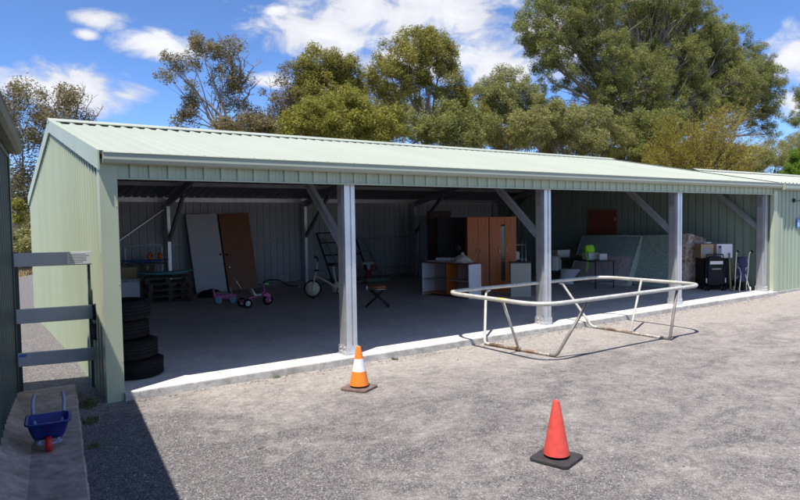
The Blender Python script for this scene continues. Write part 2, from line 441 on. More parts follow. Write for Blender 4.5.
mb.add([(.02, .06, 0), (.15, .06, 0), (.15, 1.0, 0), (.02, 1.0, 0)], [(0, 1, 2, 3)], 0)
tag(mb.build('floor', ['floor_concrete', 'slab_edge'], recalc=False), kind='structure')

# old concrete path beside the dark shed, with a sloping haunch against its wall
mb = MB()
PR = [(-.585, -2.83), (-.575, -2.6), (-.41, -1.0), (-.235, .74)]
PLft = [(-1.27, -2.80), (-1.24, -2.6), (-1.08, -1.0), (-.92, .55)]
nn = 26; L = []; Rr = []
for i in range(nn+1):
    t = i/nn; y = -2.72+t*(.74+2.72)
    L.append((-1.24+(y+2.72)*.0985, y)); Rr.append((-.578+(y+2.72)*.0985, y))
for i in range(nn):
    j1, j2 = random.uniform(-.006, .006), 0
mbv = []
jit = [random.uniform(-.007, .007) for _ in range(nn+1)]
for i in range(nn+1):
    (xl, y), (xr, _) = L[i], Rr[i]; q = jit[i]
    mbv += [(xl, y, .0), (xr-.012, y, .0), (xr+q, y, -.014), (xr+q+.006, y, -.16)]
fs = []
for i in range(nn):
    a = i*4; c = a+4; fs += [(a, a+1, c+1, c), (a+1, a+2, c+2, c+1), (a+2, a+3, c+3, c+2)]
mb.add(mbv, fs)
xa, ya = L[0]; xb, yb = Rr[0]
k = 12; fv = []
for i in range(k+1):
    t = i/k; x = xa+(xb-.004-xa)*t; jj = random.uniform(-.02, .02)
    fv += [(x, ya, 0), (x, ya-.012+jj*.4, -.012), (x, ya-.02+jj, -.05+jj*.5), (x, ya-.03+jj, -.16)]
fs = [(i*4+j, i*4+j+1, i*4+j+5, i*4+j+4) for i in range(k) for j in range(3)]
mb.add(fv, fs)
xa, ya = L[-1]; xb, yb = Rr[-1]
mb.add([(xa, ya, 0), (xb-.012, yb, 0), (xb, yb+.03, -.2), (xa, ya+.03, -.2)], [(0, 1, 2, 3)])
tag(mb.build('path', 'old_concrete', recalc=True), kind='structure')
mb = MB()
def wl(y): return -.83+.0985*(y-.8)       # face line of the dark shed's wall
A = (wl(.2), .25, .012); 
hv = [(wl(.45)+.02, .45, .004), (wl(-.9)+.21, -.93, .004), (wl(-2.7)+.23, -2.66, .004), (wl(-2.7)+.0, -2.70, .13), (wl(-.9), -.95, .14), (wl(.25), .28, .09)]
mb.add(hv+[(x, y, -.15) for x, y, z in hv], [(0, 1, 4, 5), (1, 2, 3, 4), (2, 8, 9, 3), (0, 6, 7, 1), (1, 7, 8, 2)])
tag(mb.build('path_haunch', 'old_concrete', bevel=.006), kind='structure')

# ------------------------------------------------------------------ the open-fronted shed
XP = [3.055, 6.99, 11.00, 14.80]; RID = (4.703, 3.594); SL = .2055
def rz_(y): return RID[1]-SL*abs(y-RID[0])
shed = thing('open_front_shed', 'long pale green steel shed with an open front of four bays and a galvanised frame', 'shed', (0,0,0))
mb = MB(); ribsheet(mb, (0, 9.80, -.4), (0, -1, 0), 9.66, (0, 0, 1), 0, (-1, 0, 0), top=lambda u: rz_(9.80-u)+.38, phase=.03, rib=.02)
mb.build('side_wall', ['wall_green', 'inner_grey'], shed, recalc=False)
mb = MB(); ribsheet(mb, (14.87, .02, -.1), (0, 1, 0), 9.76, (0, 0, 1), 0, (1, 0, 0), top=lambda u: rz_(u)+.08, phase=.05, rib=.038, rib_w=.03, slope=.014, pitch=.21)
mb.build('end_wall', ['neighbour_green', 'inner_green'], shed, recalc=False)
# the inner skin of the end wall is profiled towards the room as well
mb = MB(); ribsheet(mb, (14.86, 9.80, -.4), (-1, 0, 0), 14.86, (0, 0, 1), 2.86, (0, 1, 0), phase=.05)
mb.build('back_wall', ['wall_green', 'inner_grey'], shed, recalc=False)
# roof: two slopes in one sheeted mesh, ribs running down the slope
sl = math.sqrt(1+SL*SL); rf = thing_roof = None
mb = MB()
lenF = (RID[0]+.10)*sl; lenB = (9.92-RID[0])*sl
ribsheet(mb, (-.02, -.10, rz_(-.10)), (1, 0, 0), 14.95, (0, 1/sl, SL/sl), lenF-.03, (0, -SL/sl, 1/sl), rib=.026, rib_w=.03, phase=.07, slope=.02)
ribsheet(mb, (14.93, 9.92, rz_(9.92)), (-1, 0, 0), 14.95, (0, -1/sl, SL/sl), lenB-.03, (0, SL/sl, 1/sl), rib=.026, rib_w=.03, phase=.07, slope=.02)
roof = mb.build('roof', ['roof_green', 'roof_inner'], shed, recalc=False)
mb = MB()   # ridge capping
for s_ in (-1, 1):
    y1 = RID[0]+s_*.17
    mb.add([(-.05, RID[0], RID[1]+.075), (14.94, RID[0], RID[1]+.075), (14.94, y1, rz_(y1)+.046), (-.05, y1, rz_(y1)+.046), (14.94, y1, rz_(y1)+.034), (-.05, y1, rz_(y1)+.034)],
           [(0, 1, 2, 3), (3, 2, 4, 5)])
mb.add([(-.05, RID[0]-.17, rz_(4.5)+.03), (-.05, RID[0]+.17, rz_(4.5)+.03), (-.05, RID[0], RID[1]+.075)], [(0, 1, 2)])
mb.build('ridge_cap', 'roof_green', roof, recalc=False)
# barge cappings
def barge(x0, x1, mat, name):
    mb = MB()
    for (ya, yb) in ((-.10, RID[0]), (RID[0], 9.95)):
        za, zb = rz_(ya)+.045, rz_(yb)+.045
        if ya < 0: za = rz_(ya)+.038
        mb.add([(x0, ya, za-.21), (x0, yb, zb-.21), (x0, yb, zb), (x0, ya, za), (x1, ya, za-.21), (x1, yb, zb-.21), (x1, yb, zb), (x1, ya, za)],
               [(0,1,2,3),(7,6,5,4),(0,4,5,1),(3,2,6,7),(0,3,7,4),(1,5,6,2)])
        xi = x1 if x1 > x0 and x0 < 1 else x0
        s_ = 1 if x0 < 1 else -1
        xe = x1 if s_ > 0 else x0
        mb.add([(xe, ya, za-.002), (xe, yb, zb-.002), (xe+s_*.07, yb, zb-.002), (xe+s_*.07, ya, za-.002)], [(0, 1, 2, 3)])
    mb.build(name, mat, roof)
barge(-.045, -.028, 'trim_green', 'barge_cap'); barge(14.93, 14.945, 'roof_green', 'barge_cap')
# header cladding, corner trims
mb = MB(); ribsheet(mb, (.152, 0, 2.362), (1, 0, 0), 14.68, (0, 0, 1), .20, (0, -1, 0), pitch=.203, rib=.02, phase=.125)
mb.build('header_cladding', ['wall_green', 'inner_grey'], shed, recalc=False)
mb = MB(); mb.box((.152, -.026, 2.345), (14.83, .012, 2.36)); mb.build('header_trim', 'trim_green', shed)
mb = MB(); mb.prism([(-.026, -.026, -.14), (.152, -.026, -.14), (.152, -.022, -.14), (-.022, -.022, -.14), (-.022, .14, -.14), (-.026, .14, -.14)], (0, 0, 2.70))
mb.box((.146, -.022, -.14), (.152, .07, 2.36)); mb.box((-.0, -.022, -.2), (.146, .07, 2.34)); 
for z in (.35, 1.2, 2.05):
    mb.lathe([(.0055, 0), (.0055, .005), (0, .006)], 8, mat=Matrix.Translation((.135, -.026, z)) @ Matrix.Rotation(PI/2, 4, 'X'))
mb.build('corner_flashing', 'trim_green', shed)
mb = MB(); mb.box((14.845, -.03, -.12), (14.985, .06, 2.56)); mb.build('end_flashing', 'trim_green', shed, bevel=.004)
# quad gutter with end cap
def gutter(x0, x1, yo, z0, z1, mat, parent, depth=.115):
    mb = MB(); yi = yo+depth
    prof = [(yi, z1), (yi, z0), (yo+.035, z0), (yo+.012, z0+.012), (yo, z0+.045), (yo+.006, z1-.018), (yo-.006, z1-.008), (yo, z1), (yo+.008, z1-.004)]
    inn = [(y+.003 if y < yi-.01 else y-.003, z+.003) for y, z in prof]
    n = len(prof)
    vs = [(x0, y, z) for y, z in prof]+[(x1, y, z) for y, z in prof]
    mb.add(vs, [(i, i+1, n+i+1, n+i) for i in range(n-1)])
    for x in (x0, x1): mb.add([(x, y, z) for y, z in prof], [tuple(range(n))])
    x = x0+2.5
    while x < x1-1:
        mb.box((x, yo-.008, z0+.04), (x+.05, yo-.004, z1)) if False else None
        x += 4
    return mb.build('gutter', mat, parent)
gutter(.0, 15.03, -.145, 2.503, 2.626, 'gutter_green', shed)
# columns
for i, xc in enumerate(XP):
    for back in (0, 1):
        y0, y1 = (.10, .30) if not back else (9.72, 9.50)
        hgt = 2.44 if not back else 2.45
        mb = MB(); dy = 1 if not back else -1
        xa, xb = xc-.02, xc+.145
        if i == 3: xa, xb = xc-.11, xc+.03
        if back: xb = xa+.085
        xm = (xa+xb)/2+.01
        prof = [(xb, y0), (xm+.012, y0), (xm+.009, y0+dy*.018), (xm-.009, y0+dy*.018), (xm-.012, y0), (xa, y0), (xa, y0+dy*.010), (xa+.045, y0+dy*.014), (xa+.045, y0+dy*.060), (xa, y0+dy*.064), (xa, y1-dy*.03), (xa, y1), (xb, y1), (xb, y1-dy*.02), (xa+min(.058, (xb-xa)*.45), y1-dy*.004),
                (xa+min(.058, (xb-xa)*.45), y0+dy*.022), (xb-.003, y0+dy*.022), (xb-.003, y0+dy*.035), (xb, y0+dy*.035)]
        mb.prism([(x, y, 0.0) for x, y in prof], (0, 0, hgt))
        mtl = 'galvanised'
        p = mb.build('post', mtl, shed)
        if not back:
            mb = MB()
            mb.box((xa-.006, y0-.010, .0), (xb+.012, y0-.001, .13)); mb.box((xa-.012, y0-.004, .0), (xa-.001, y1+.02, .13))
            mb.box((xa-.035, y0-.04, .0), (xb+.04, y1+.04, .010))
            for z in (.045, .10):
                for xx in (xa+.03, xb-.03):
                    mb.lathe([(.012, 0), (.012, .009), (.006, .009), (.006, .016), (0, .016)], 6, mat=Matrix.Translation((xx, y0-.010, z)) @ Matrix.Rotation(PI/2, 4, 'X'), smooth=False)
                for yy in (y0+.06, y1-.05):
                    mb.lathe([(.012, 0), (.012, .009), (.006, .009), (.006, .016), (0, .016)], 6, mat=Matrix.Translation((xa-.012, yy, z)) @ Matrix.Rotation(-PI/2, 4, 'Y'), smooth=False)
            mb.build('base_bracket', 'galvanised', p, recalc=False)
            mb = MB(); mb.box((xa-.004, y0+.075, 2.06), (xa-.0005, y1-.01, 2.30))
            for z in (2.10, 2.25):
                for yy in (y0+.11, y1-.05): mb.lathe([(.012, 0), (.012, .007), (0, .007)], 6, mat=Matrix.Translation((xa-.004, yy, z)) @ Matrix.Rotation(-PI/2, 4, 'Y'), smooth=False)
            mb.build('cleat_plate', 'galvanised_dull', p, recalc=False)
    # rafters (one each side) under the sheeting
    xr = (xa+xb)/2
    for (ya, yb) in ((.10, RID[0]), (9.72, RID[0])):
        za, zb = rz_(ya)-.20, rz_(yb)-.20
        mb = MB(); mb.beam((xr, ya, za), (xr, yb, zb), .07, .17); mb.build('rafter', 'galvanised_dull', shed)
    # knee braces: C section, open face down the length
    for back in (0, 1):
        a, b_ = ((xr, .26, 1.53), (xr, 1.32, 2.46)) if not back else ((xr, 9.55, 1.42), (xr, 8.0, 2.62))
        mb = MB(); wv = .09 if not back else .07
        A_, B_ = Vector(a), Vector(b_); d = (B_-A_).normalized(); r = Vector((1, 0, 0)); u = r.cross(d).normalized()
        for (o1, w, h) in ((0, .008, wv+.03),):
            mb.beam(A_+r*.035, B_+r*.035, .008, wv+.03, up=u)
        for s_ in (-1, 1): mb.beam(A_+u*s_*(wv/2+.01), B_+u*s_*(wv/2+.01), .066, .008, up=u)
        mb.build('knee_brace', 'galvanised' if not back else 'galvanised_dull', shed)
# purlins, eave beams and girts
def lip(x0, x1, y, z, w, h, name='purlin', mt_='galvanised_dull'):
    mb = MB(); mb.box((x0, y-w/2, z-.004), (x1, y+w/2, z)); mb.box((x0, y-w/2, z-h), (x1, y+w/2, z-h+.004)); mb.box((x0, y-w/2, z-h+.004), (x1, y-w/2+.004, z-.004))
    mb.build(name, mt_, shed, recalc=False)
for y in (1.25, 2.4, 3.5, 4.45, 4.95, 5.9, 7.05, 8.2): lip(.02, 14.84, y, rz_(y)-.008, .06, .095)
lip(.02, 14.84, .07, 2.555, .06, .18, 'eave_beam'); lip(.02, 14.84, 9.70, 2.555, .07, .11, 'eave_beam', 'galvanised')
for z in (.38, 1.345): lip(.02, 14.84, 9.75, z, .05, .06, 'girt', 'galvanised_dull')
mb = MB(); mb.box((.02, 9.62, .0), (14.84, 9.775, .10)); mb.build('skirting', 'skirting', shed)
mb = MB(); mb.beam((1.90, 9.69, 1.46), (3.00, 9.69, 2.24), .03, .02); mb.build('strap_brace', 'galvanised', shed)

# ------------------------------------------------------------------ neighbouring shed to the right
nb = thing('neighbour_shed', 'grey green steel shed joined to the right hand end of the open shed', 'shed', (14.98, 0, 0))
mb = MB(); ribsheet(mb, (.0, .0, -.1), (1, 0, 0), 9.0, (0, 0, 1), 2.60, (0, -1, 0), pitch=.2, rib=.022, phase=.1)
ribsheet(mb, (.0, 4.3, -.3), (1, 0, 0), 9.0, (0, 0, 1), 2.8, (0, 1, 0), pitch=.2, rib=.022, phase=.1)
ribsheet(mb, (9.0, 0, -.3), (0, 1, 0), 4.3, (0, 0, 1), 2.8, (1, 0, 0), top=lambda u: 2.80+.205*(2.15-abs(u-2.15)), rib=.022)
mb.build('wall', ['neighbour_green', 'inner_grey'], nb, recalc=False)
mb = MB(); s_n = .205
def nz(y): return 3.085-s_n*abs(y-2.12)
ribsheet(mb, (-.03, -.10, nz(-.10)), (1, 0, 0), 9.2, (0, 1/sl, SL/sl), 2.22*sl, (0, -SL/sl, 1/sl), rib=.022, rib_w=.035, phase=.05, slope=.02)
ribsheet(mb, (9.17, 4.45, nz(4.45)), (-1, 0, 0), 9.2, (0, -1/sl, SL/sl), 2.33*sl, (0, SL/sl, 1/sl), rib=.022, rib_w=.035, phase=.05, slope=.02)
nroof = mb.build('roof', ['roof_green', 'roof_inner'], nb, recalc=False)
mb = MB()
for s_ in (-1, 1):
    y1 = 2.12+s_*.16
    mb.add([(-.03, 2.12, 3.085+.07), (9.2, 2.12, 3.085+.07), (9.2, y1, nz(y1)+.038), (-.03, y1, nz(y1)+.038)], [(0, 1, 2, 3)])
mb.build('ridge_cap', 'roof_green', nroof, recalc=False)
gutter(.051, 9.2, -.20, 2.462, 2.618, 'gutter_green', nb, depth=.16)
mb = MB(); mb.box((.0, -.028, -.13), (.05, .01, 2.5)); mb.build('corner_flashing', 'trim_green', nb)
mb = MB(); mb.box((.05, -.03, -.14), (9.0, .05, -.03)); mb.build('base_course', 'slab_edge', nb)
mb = MB(); mb.beam((.86, -.05, 2.215), (1.75, -.05, 2.195), .022, .022); mb.box((.84, -.07, 2.17), (.88, -.02, 2.26)); mb.box((1.7, -.07, 2.16), (1.74, -.02, 2.24))
mb.build('sliding_bar', 'black_metal', nb)
sg = thing('wall_sign', 'small blue sign with a white mark on the grey green shed wall', 'sign', (16.03, -.03, 1.52))
mb = MB(); mb.box((0, -.006, 0), (.36, 0, .245)); mb.build('plate', 'sign_blue', sg, bevel=.003)
mb = MB(); mb.box((.04, -.009, .09), (.10, -.0065, .15)); mb.box((.055, -.009, .03), (.115, -.0065, .085)); mb.box((.075, -.009, .155), (.115, -.0065, .2)); mb.box((.15, -.009, .04), (.17, -.0065, .2))
mb.box((.2, -.009, .04), (.32, -.0065, .065)); mb.box((.2, -.009, .1), (.32, -.0065, .125)); mb.box((.2, -.009, .16), (.30, -.0065, .185))
mb.build('symbol', 'white_paint', sg)

# ------------------------------------------------------------------ dark green shed at the left
ANG = -math.atan(.0985)
ls = thing('dark_green_shed', 'dark green steel shed close by at the left edge with a weathered gutter', 'shed', (-.83, .8, 0), ANG)
# local frame: wall face is x=0 plane, runs towards -y
mb = MB(); ribsheet(mb, (0, -9.5, -.2), (0, 1, 0), 9.5, (0, 0, 1), 2.95, (1, 0, 0), pitch=.19, rib=.02)
ribsheet(mb, (0, 0, -.2), (-1, 0, 0), 4.0, (0, 0, 1), 0, (0, 1, 0), top=lambda u: 2.95+.35*min(u, 4-u), rib=.02)
ribsheet(mb, (-4, -9.5, -.2), (1, 0, 0), 4.0, (0, 0, 1), 0, (0, -1, 0), top=lambda u: 2.95+.35*min(u, 4-u), rib=.02)
ribsheet(mb, (-4, 0, -.2), (0, -1, 0), 9.5, (0, 0, 1), 2.95, (-1, 0, 0), rib=.02)
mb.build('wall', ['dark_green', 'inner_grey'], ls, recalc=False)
mb = MB(); mb.box((-.06, -.10, -.2), (.034, .03, 2.70)); mb.build('corner_flashing', 'dark_trim', ls, bevel=.004)
mb = MB(); k_ = .35; q = math.sqrt(1+k_*k_)
ribsheet(mb, (.10, -9.6, 2.715), (0, 1, 0), 9.68, (-1/q, 0, k_/q), 2.1*q, (k_/q, 0, 1/q), rib=.025)
ribsheet(mb, (-4.10, .08, 2.715), (0, -1, 0), 9.68, (1/q, 0, k_/q), 2.1*q, (-k_/q, 0, 1/q), rib=.025)
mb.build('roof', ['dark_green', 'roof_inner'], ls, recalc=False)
mb = MB(); prof = [(.035, 2.74), (.035, 2.66), (.11, 2.655), (.145, 2.675), (.155, 2.72), (.15, 2.765), (.16, 2.775), (.15, 2.78)]; n = len(prof)
mb.add([(x, .1, z) for x, z in prof]+[(x, -9.6, z) for x, z in prof], [(i, i+1, n+i+1, n+i) for i in range(n-1)])
for y in (.1, -9.6): mb.add([(x, y, z) for x, z in prof], [tuple(range(n))])
mb.build('gutter', 'old_gutter', ls)
mb = MB(); mb.box((.0, -9.5, 2.60), (.03, .02, 2.70)); mb.build('fascia', 'dark_trim', ls)

# rail fence closing the gap
rg = thing('rail_fence', 'three blue grey rails closing the gap between the two sheds', 'fence', (-.80, .80, 0))
for zl, zr, h in ((1.472, 1.462, .155), (.835, .82, .165), (.345, .315, .155)):
    mb = MB(); mb.prism([(0, 0, zl-h/2), (.80, 0, zr-h/2), (.80, 0, zr+h/2), (0, 0, zl+h/2)], (0, .035, 0))
    r_ = mb.build('rail', 'rail_blue', rg, bevel=.006)
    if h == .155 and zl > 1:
        tag(r_, 'top rail with a white printed sheet and a painted sunlit patch')
        mb = MB(); mb.prism([(.53, -.003, 1.40), (.792, -.003, 1.397), (.792, -.003, 1.53), (.53, -.003, 1.533)], (0, .0015, 0)); nt_ = mb.build('sheet_sun_patch', 'paper_sun_white', r_)  # one pale plate paints in a sunlit patch together with the paper sheet
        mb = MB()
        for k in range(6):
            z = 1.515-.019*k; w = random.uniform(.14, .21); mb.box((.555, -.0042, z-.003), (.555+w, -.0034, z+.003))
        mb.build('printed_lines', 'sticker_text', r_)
    if zl < .4:
        mb = MB(); mb.box((.012, -.003, .375), (.085, -.001, .405)); mb.build('sticker', 'sign_blue', r_)
mb = MB(); mb.box((.745, .036, -.2), (.775, .075, 1.50)); mb.build('post', 'dark_green', rg, bevel=.003)
mb = MB(); mb.box((.0, .036, -.2), (.045, .075, 1.56)); mb.build('post', 'dark_trim', rg, bevel=.003)
mb = MB(); mb.beam((-.03, -.02, .60), (.02, .10, .60), .018, .018); mb.build('latch', 'galvanised_dull', rg)

# ------------------------------------------------------------------ traffic cones
def cone(name, label, loc, rz, base_mat, mats, stripe, r0=.115, H=.49):
    t = thing(name, label, 'traffic cone', loc, rz)
    mb = MB(); s = .165; pts = []
    for cx, cy, a0 in ((s-.04, s-.04, 0), (-s+.04, s-.04, 90), (-s+.04, -s+.04, 180), (s-.04, -s+.04, 270)):
        for k in range(5):
            a = math.radians(a0+22.5*k); pts.append((cx+.04*math.cos(a), cy+.04*math.sin(a), 0))
    mb.prism(pts, (0, 0, .028)); mb.build('base', base_mat, t, bevel=.006)
    mb = MB()
    zs = [(.028, r0+.030), (.036, r0+.026), (.044, r0+.004), (.05, r0-.003)]
    def rr(z): return r0-.004-(r0-.004-.026)*(z-.05)/(H-.05)
    edges = [.05, stripe[0], stripe[1], H] if stripe else [.05, H]
    mb.lathe(zs, 32, 0)
    for i in range(len(edges)-1):
        mb.lathe([(rr(edges[i]), edges[i]), (rr((edges[i]+edges[i+1])/2), (edges[i]+edges[i+1])/2), (rr(edges[i+1]), edges[i+1])], 32, 1 if (stripe and i == 1) else 0)
    mb.lathe([(rr(H), H), (.022, H+.003), (.018, H), (.018, H-.08)], 32, 0)
    mb.build('cone_body', mats, t, recalc=False)
    return t
cone('traffic_cone', 'orange traffic cone with a white band by the first post', (2.455, -1.20, gz(2.5, -1.2)), .5, 'cone_base_brown', ['cone_orange', 'cone_white'], (.21, .355))
cone('traffic_cone', 'plain faded red traffic cone on a black base out on the gravel', (2.625, -4.0, gz(2.6, -4)), .28, 'cone_base_black', ['cone_red', 'cone_white'], None, r0=.108, H=.475)

# ------------------------------------------------------------------ tubular frame in the yard
tf = thing('trampoline_frame', 'bare rectangular steel trampoline frame standing on the gravel', 'frame', (0, 0, 0))
Zr = .725; x0, x1, y0, y1 = 4.86, 8.72, -1.78, .27
ring = bend([(x0, y0, Zr), (x1, y0, Zr-.0), (x1, y1, Zr), (x0, y1, Zr)], .42, 8, True)
mb = MB(); mb.tube(ring, .030, 12, closed=True); rgp = mb.build('ring', 'pipe', tf)
mb = MB(); mb.tube([(4.862, -.98, Zr), (4.862, -1.14, Zr)], .0315, 12); mb.build('tape', 'yellow_tape', rgp)
gq = -.085
for pts, tops in ((((5.84, .26, Zr-.035), (5.74, .245, Zr-.06), (5.30, -.20, gq+.025), (5.45, -1.50, gq+.025), (5.80, -1.765, Zr-.03)), 0),
                  (((7.52, .26, Zr-.035), (7.58, .24, Zr-.05), (7.78, -.25, gq+.025), (7.74, -1.77, gq+.025), (7.92, -1.775, Zr-.03)), 0)):
    bp = bend(pts, .09, 5); nb_ = len(bp); ms = min(range(nb_), key=lambda i: abs(bp[i].y-pts[3][1])+abs(bp[i].z-.02)*2 if bp[i].y < -1 else 9)
    near = bend([Vector(pts[2]).lerp(Vector(pts[3]), .9), pts[3], pts[4]], .09, 5); far = bend([pts[0], pts[1], pts[2], Vector(pts[2]).lerp(Vector(pts[3]), .1)], .09, 5)
    mb = MB(); mb.tube(far, .022, 10); mb.build('leg', 'pipe', tf)
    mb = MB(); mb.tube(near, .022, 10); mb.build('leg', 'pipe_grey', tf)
    q0, q1 = Vector(pts[2]), Vector(pts[3]); mb = MB(); mb.tube([q0.lerp(q1, .08), q0.lerp(q1, .92)], .0232, 10); mb.build('foot_bar', 'pipe_rusty', tf)
mb = MB(); mb.tube([(4.90, -1.02, Zr-.01), (5.36, -.86, gq+.05)], .019, 10); mb.build('brace', 'pipe', tf)
mb = MB(); mb.tube([(8.68, -.62, Zr-.01), (7.76, -1.05, gq+.05)], .019, 10); mb.build('brace', 'pipe', tf)
for c in ((5.36, -.86, gq+.04), (7.76, -1.05, gq+.04)):
    mb = MB(); mb.box((c[0]-.03, c[1]-.045, c[2]-.02), (c[0]+.03, c[1]+.045, c[2]+.022)); mb.build('bracket', 'pipe_rusty', tf, bevel=.006)

# ------------------------------------------------------------------ toy wheelbarrow
wb = thing('toy_wheelbarrow', 'blue plastic toy wheelbarrow with a red wheel on the concrete path', 'toy wheelbarrow', (-.715, -1.56, 0), -.10); wb.scale = (.74, .74, .80)
Wb, Lb = .215, .21   # half width, half length
mb = MB()
def ringpts(w, l, z, yo, r=.06):
    out = []
    for cx, cy, a0 in ((w-r, l-r, 0), (-w+r, l-r, 90), (-w+r, -l+r, 180), (w-r, -l+r, 270)):
        for k in range(6):
            a = math.radians(a0+18*k); out.append((cx+r*math.cos(a), cy+r*math.sin(a)+yo, z))
    return out
secs = [ringpts(.14, .13, .115, .17, .05), ringpts(.165, .165, .16, .17, .05), ringpts(.205, .205, .285, .17, .06), ringpts(.228, .228, .290, .17, .07), ringpts(.230, .230, .305, .17, .07),
        ringpts(.200, .200, .303, .17, .06), ringpts(.158, .158, .165, .17, .05), ringpts(.13, .12, .128, .17, .05)]
n = 24; vs = sum(secs, []); fs = [(i*n+j, i*n+(j+1)%n, (i+1)*n+(j+1)%n, (i+1)*n+j) for i in range(len(secs)-1) for j in range(n)]
fs += [tuple(range(n))[::-1], tuple(range(7*n, 8*n))]
mb.add(vs, fs, 0, True); mb.build('tray', 'blue_plastic', wb)
for s_ in (-1, 1):
    mb = MB(); mb.tube(bend([(s_*.085, -.02, .10), (s_*.10, .1, .10), (s_*.15, .40, .25), (s_*.165, .55, .38), (s_*.15, .80, .42)], .08, 4), [.016]*0+.018 if False else .019, 10)
    mb.build('handle', 'lavender_plastic', wb)
for s_ in (-1, 1):
    mb = MB(); mb.tube([(s_*.12, .33, .13), (s_*.14, .36, .01)], .014, 8); mb.build('leg', 'lavender_plastic', wb)
mb = MB(); mb.tube([(-.13, .03, .095), (-.10, -.0, .085), (-.04, -.012, .08), (.04, -.012, .08), (.10, -.0, .085), (.13, .03, .095)], .014, 8); mb.build('fork', 'lavender_plastic', wb)
mb = MB(); mt4 = Matrix.Translation((-.035, -.012, .078)) @ Matrix.Rotation(PI/2, 4, 'Y')
mb.lathe([(0, 0), (.05, 0), (.070, .006), (.078, .02), (.078, .05), (.070, .064), (.05, .07), (0, .07)], 24, mat=mt4)
mb.build('wheel', 'red_plastic', wb)

# ------------------------------------------------------------------ tyres
tyre = thing('car_tyre', 'worn black car tyre at the bottom of the stack of four by the corner post', 'tyre', (.43, .76, 0), 0, 'car tyres stacked by the corner post')
mb = MB(); h = .118
prof = [(.19, -.085), (.20, -.105), (.235, -.116), (.28, -.112), (.305, -.098), (.318, -.085)]
z = -.075
tread = []
for k in range(4): tread += [(.320, z), (.320, z+.030), (.311, z+.032), (.311, z+.038)]; z += .040
prof += tread+[(.318, .085), (.305, .098), (.28, .112), (.235, .116), (.20, .105), (.19, .085), (.215, .07), (.225, 0), (.215, -.07), (.19, -.085)]
prof = [(r*1.0, zz+.118) for r, zz in prof]
mb.lathe(prof, 48)
for k in range(64):
    a = 2*PI*k/64; R4 = Matrix.Rotation(a, 4, 'Z')
    for s_ in (-1, 1): mb.box((.306, -.006, .118+s_*.072-.018), (.3225, .006, .118+s_*.072+.018), mat=R4)
mb.build('casing', 'rubber', tyre, recalc=False)
tl = ['worn black car tyre second from the floor in the stack of four', 'worn black car tyre third from the floor in the stack of four', 'worn black car tyre on top of the stack of four']
for k, (dx, dy) in enumerate(((-.065, -.02), (-.15, .03), (-.135, .0))):
    c = copy_tree(tyre); c.location = (.43+dx, .76+dy, .2365*(k+1)); c.rotation_euler = (random.uniform(-.012, .012), random.uniform(-.02, .02), k*1.1); c['label'] = tl[k]

# ------------------------------------------------------------------ things stored in the left bay
def carton(loc, size, rz, label, mt_='cardboard', group='cartons stacked at the left end of the shed'):
    t = thing('carton', label, 'cardboard box', loc, rz, group); w, d, h_ = size
    mb = MB(); mb.box((-w/2, -d/2, 0), (w/2, d/2, h_)); mb.build('box_body', mt_, t, bevel=.004)
    mb = MB(); mb.box((-w/2-.001, -.025, h_), (w/2+.001, .025, h_+.001)); mb.box((-.025, -d/2-.0015, h_*.6), (.025, -d/2-.0005, h_)); mb.build('tape', 'tape', t)
    return t
fz = thing('chest_freezer', 'low white chest freezer behind the tyres', 'freezer', (1.87, 8.72, 0), -.3)
mb = MB(); mb.box((-.32, -.28, .03), (.30, .28, .50)); mb.build('cabinet', 'appliance_white', fz, bevel=.012)
mb = MB(); mb.box((-.33, -.29, .503), (.31, .29, .57)); mb.build('lid', 'panel_grey_white', fz, bevel=.012)
mb = MB(); mb.box((-.05, -.305, .51), (.05, -.291, .54)); mb.build('handle', 'galvanised_dull', fz)
mb = MB(); mb.box((-.3, -.26, 0), (.28, .26, .03)); mb.build('plinth', 'black_plastic', fz)
carton((1.93, 8.72, .572), (.34, .30, .27), -.3, 'brown carton on the white chest freezer')
c2 = (2.43, 9.12)
carton((*c2, 0), (.34, .34, .36), -.25, 'tall brown carton on the floor beside the freezer')
carton((*c2, .362), (.33, .32, .21), -.3, 'brown carton in the middle of the stack beside the freezer')
carton((*c2, .574), (.34, .34, .26), -.2, 'dark open carton on top of the stack beside the freezer', 'cardboard_dark')
pp = thing('leaning_board', 'narrow white panel standing at the far left behind the cartons', 'panel', (1.70, 9.2, 0), .1)
mb = MB(); mb.box((-.2, 0, .0), (.12, .03, 1.25)); mb.build('board', 'white_paint', pp, bevel=.003)
mb = MB(); mb.box((-.2, -.01, 1.2), (.12, -.001, 1.24)); mb.build('edge_trim', 'white_paint', pp)
# old timber pallets
pal = thing('timber_pallet', 'old timber pallet at the bottom of the pile under the teal surfboard', 'pallet', (2.72, 8.35, 0), -.12, 'timber pallets in the left bay')
for k in range(5):
    mb = MB(); y = -.40+k*.175; mb.box((-.5, y, .124), (.5, y+.10, .147)); mb.build('deck_board', 'old_timber', pal)
for k in range(3):
    mb = MB(); y = -.40+k*.35; mb.box((-.5, y, .0), (.5, y+.10, .02))
    for x in (-.5, -.05, .4): mb.box((x, y+.001, .0199), (x+.1, y+.099, .1241))
    mb.build('bearer', 'old_timber', pal)
for k, lb in enumerate(('old timber pallet second in the pile under the teal surfboard', 'old timber pallet third in the pile under the teal surfboard', 'old timber pallet on top of the pile under the teal surfboard')):
    c = copy_tree(pal); c.location = (2.72+random.uniform(-.04, .04), 8.35+random.uniform(-.03, .03), .150*(k+1)); c.rotation_euler[2] = -.12+random.uniform(-.1, .1); c['label'] = lb
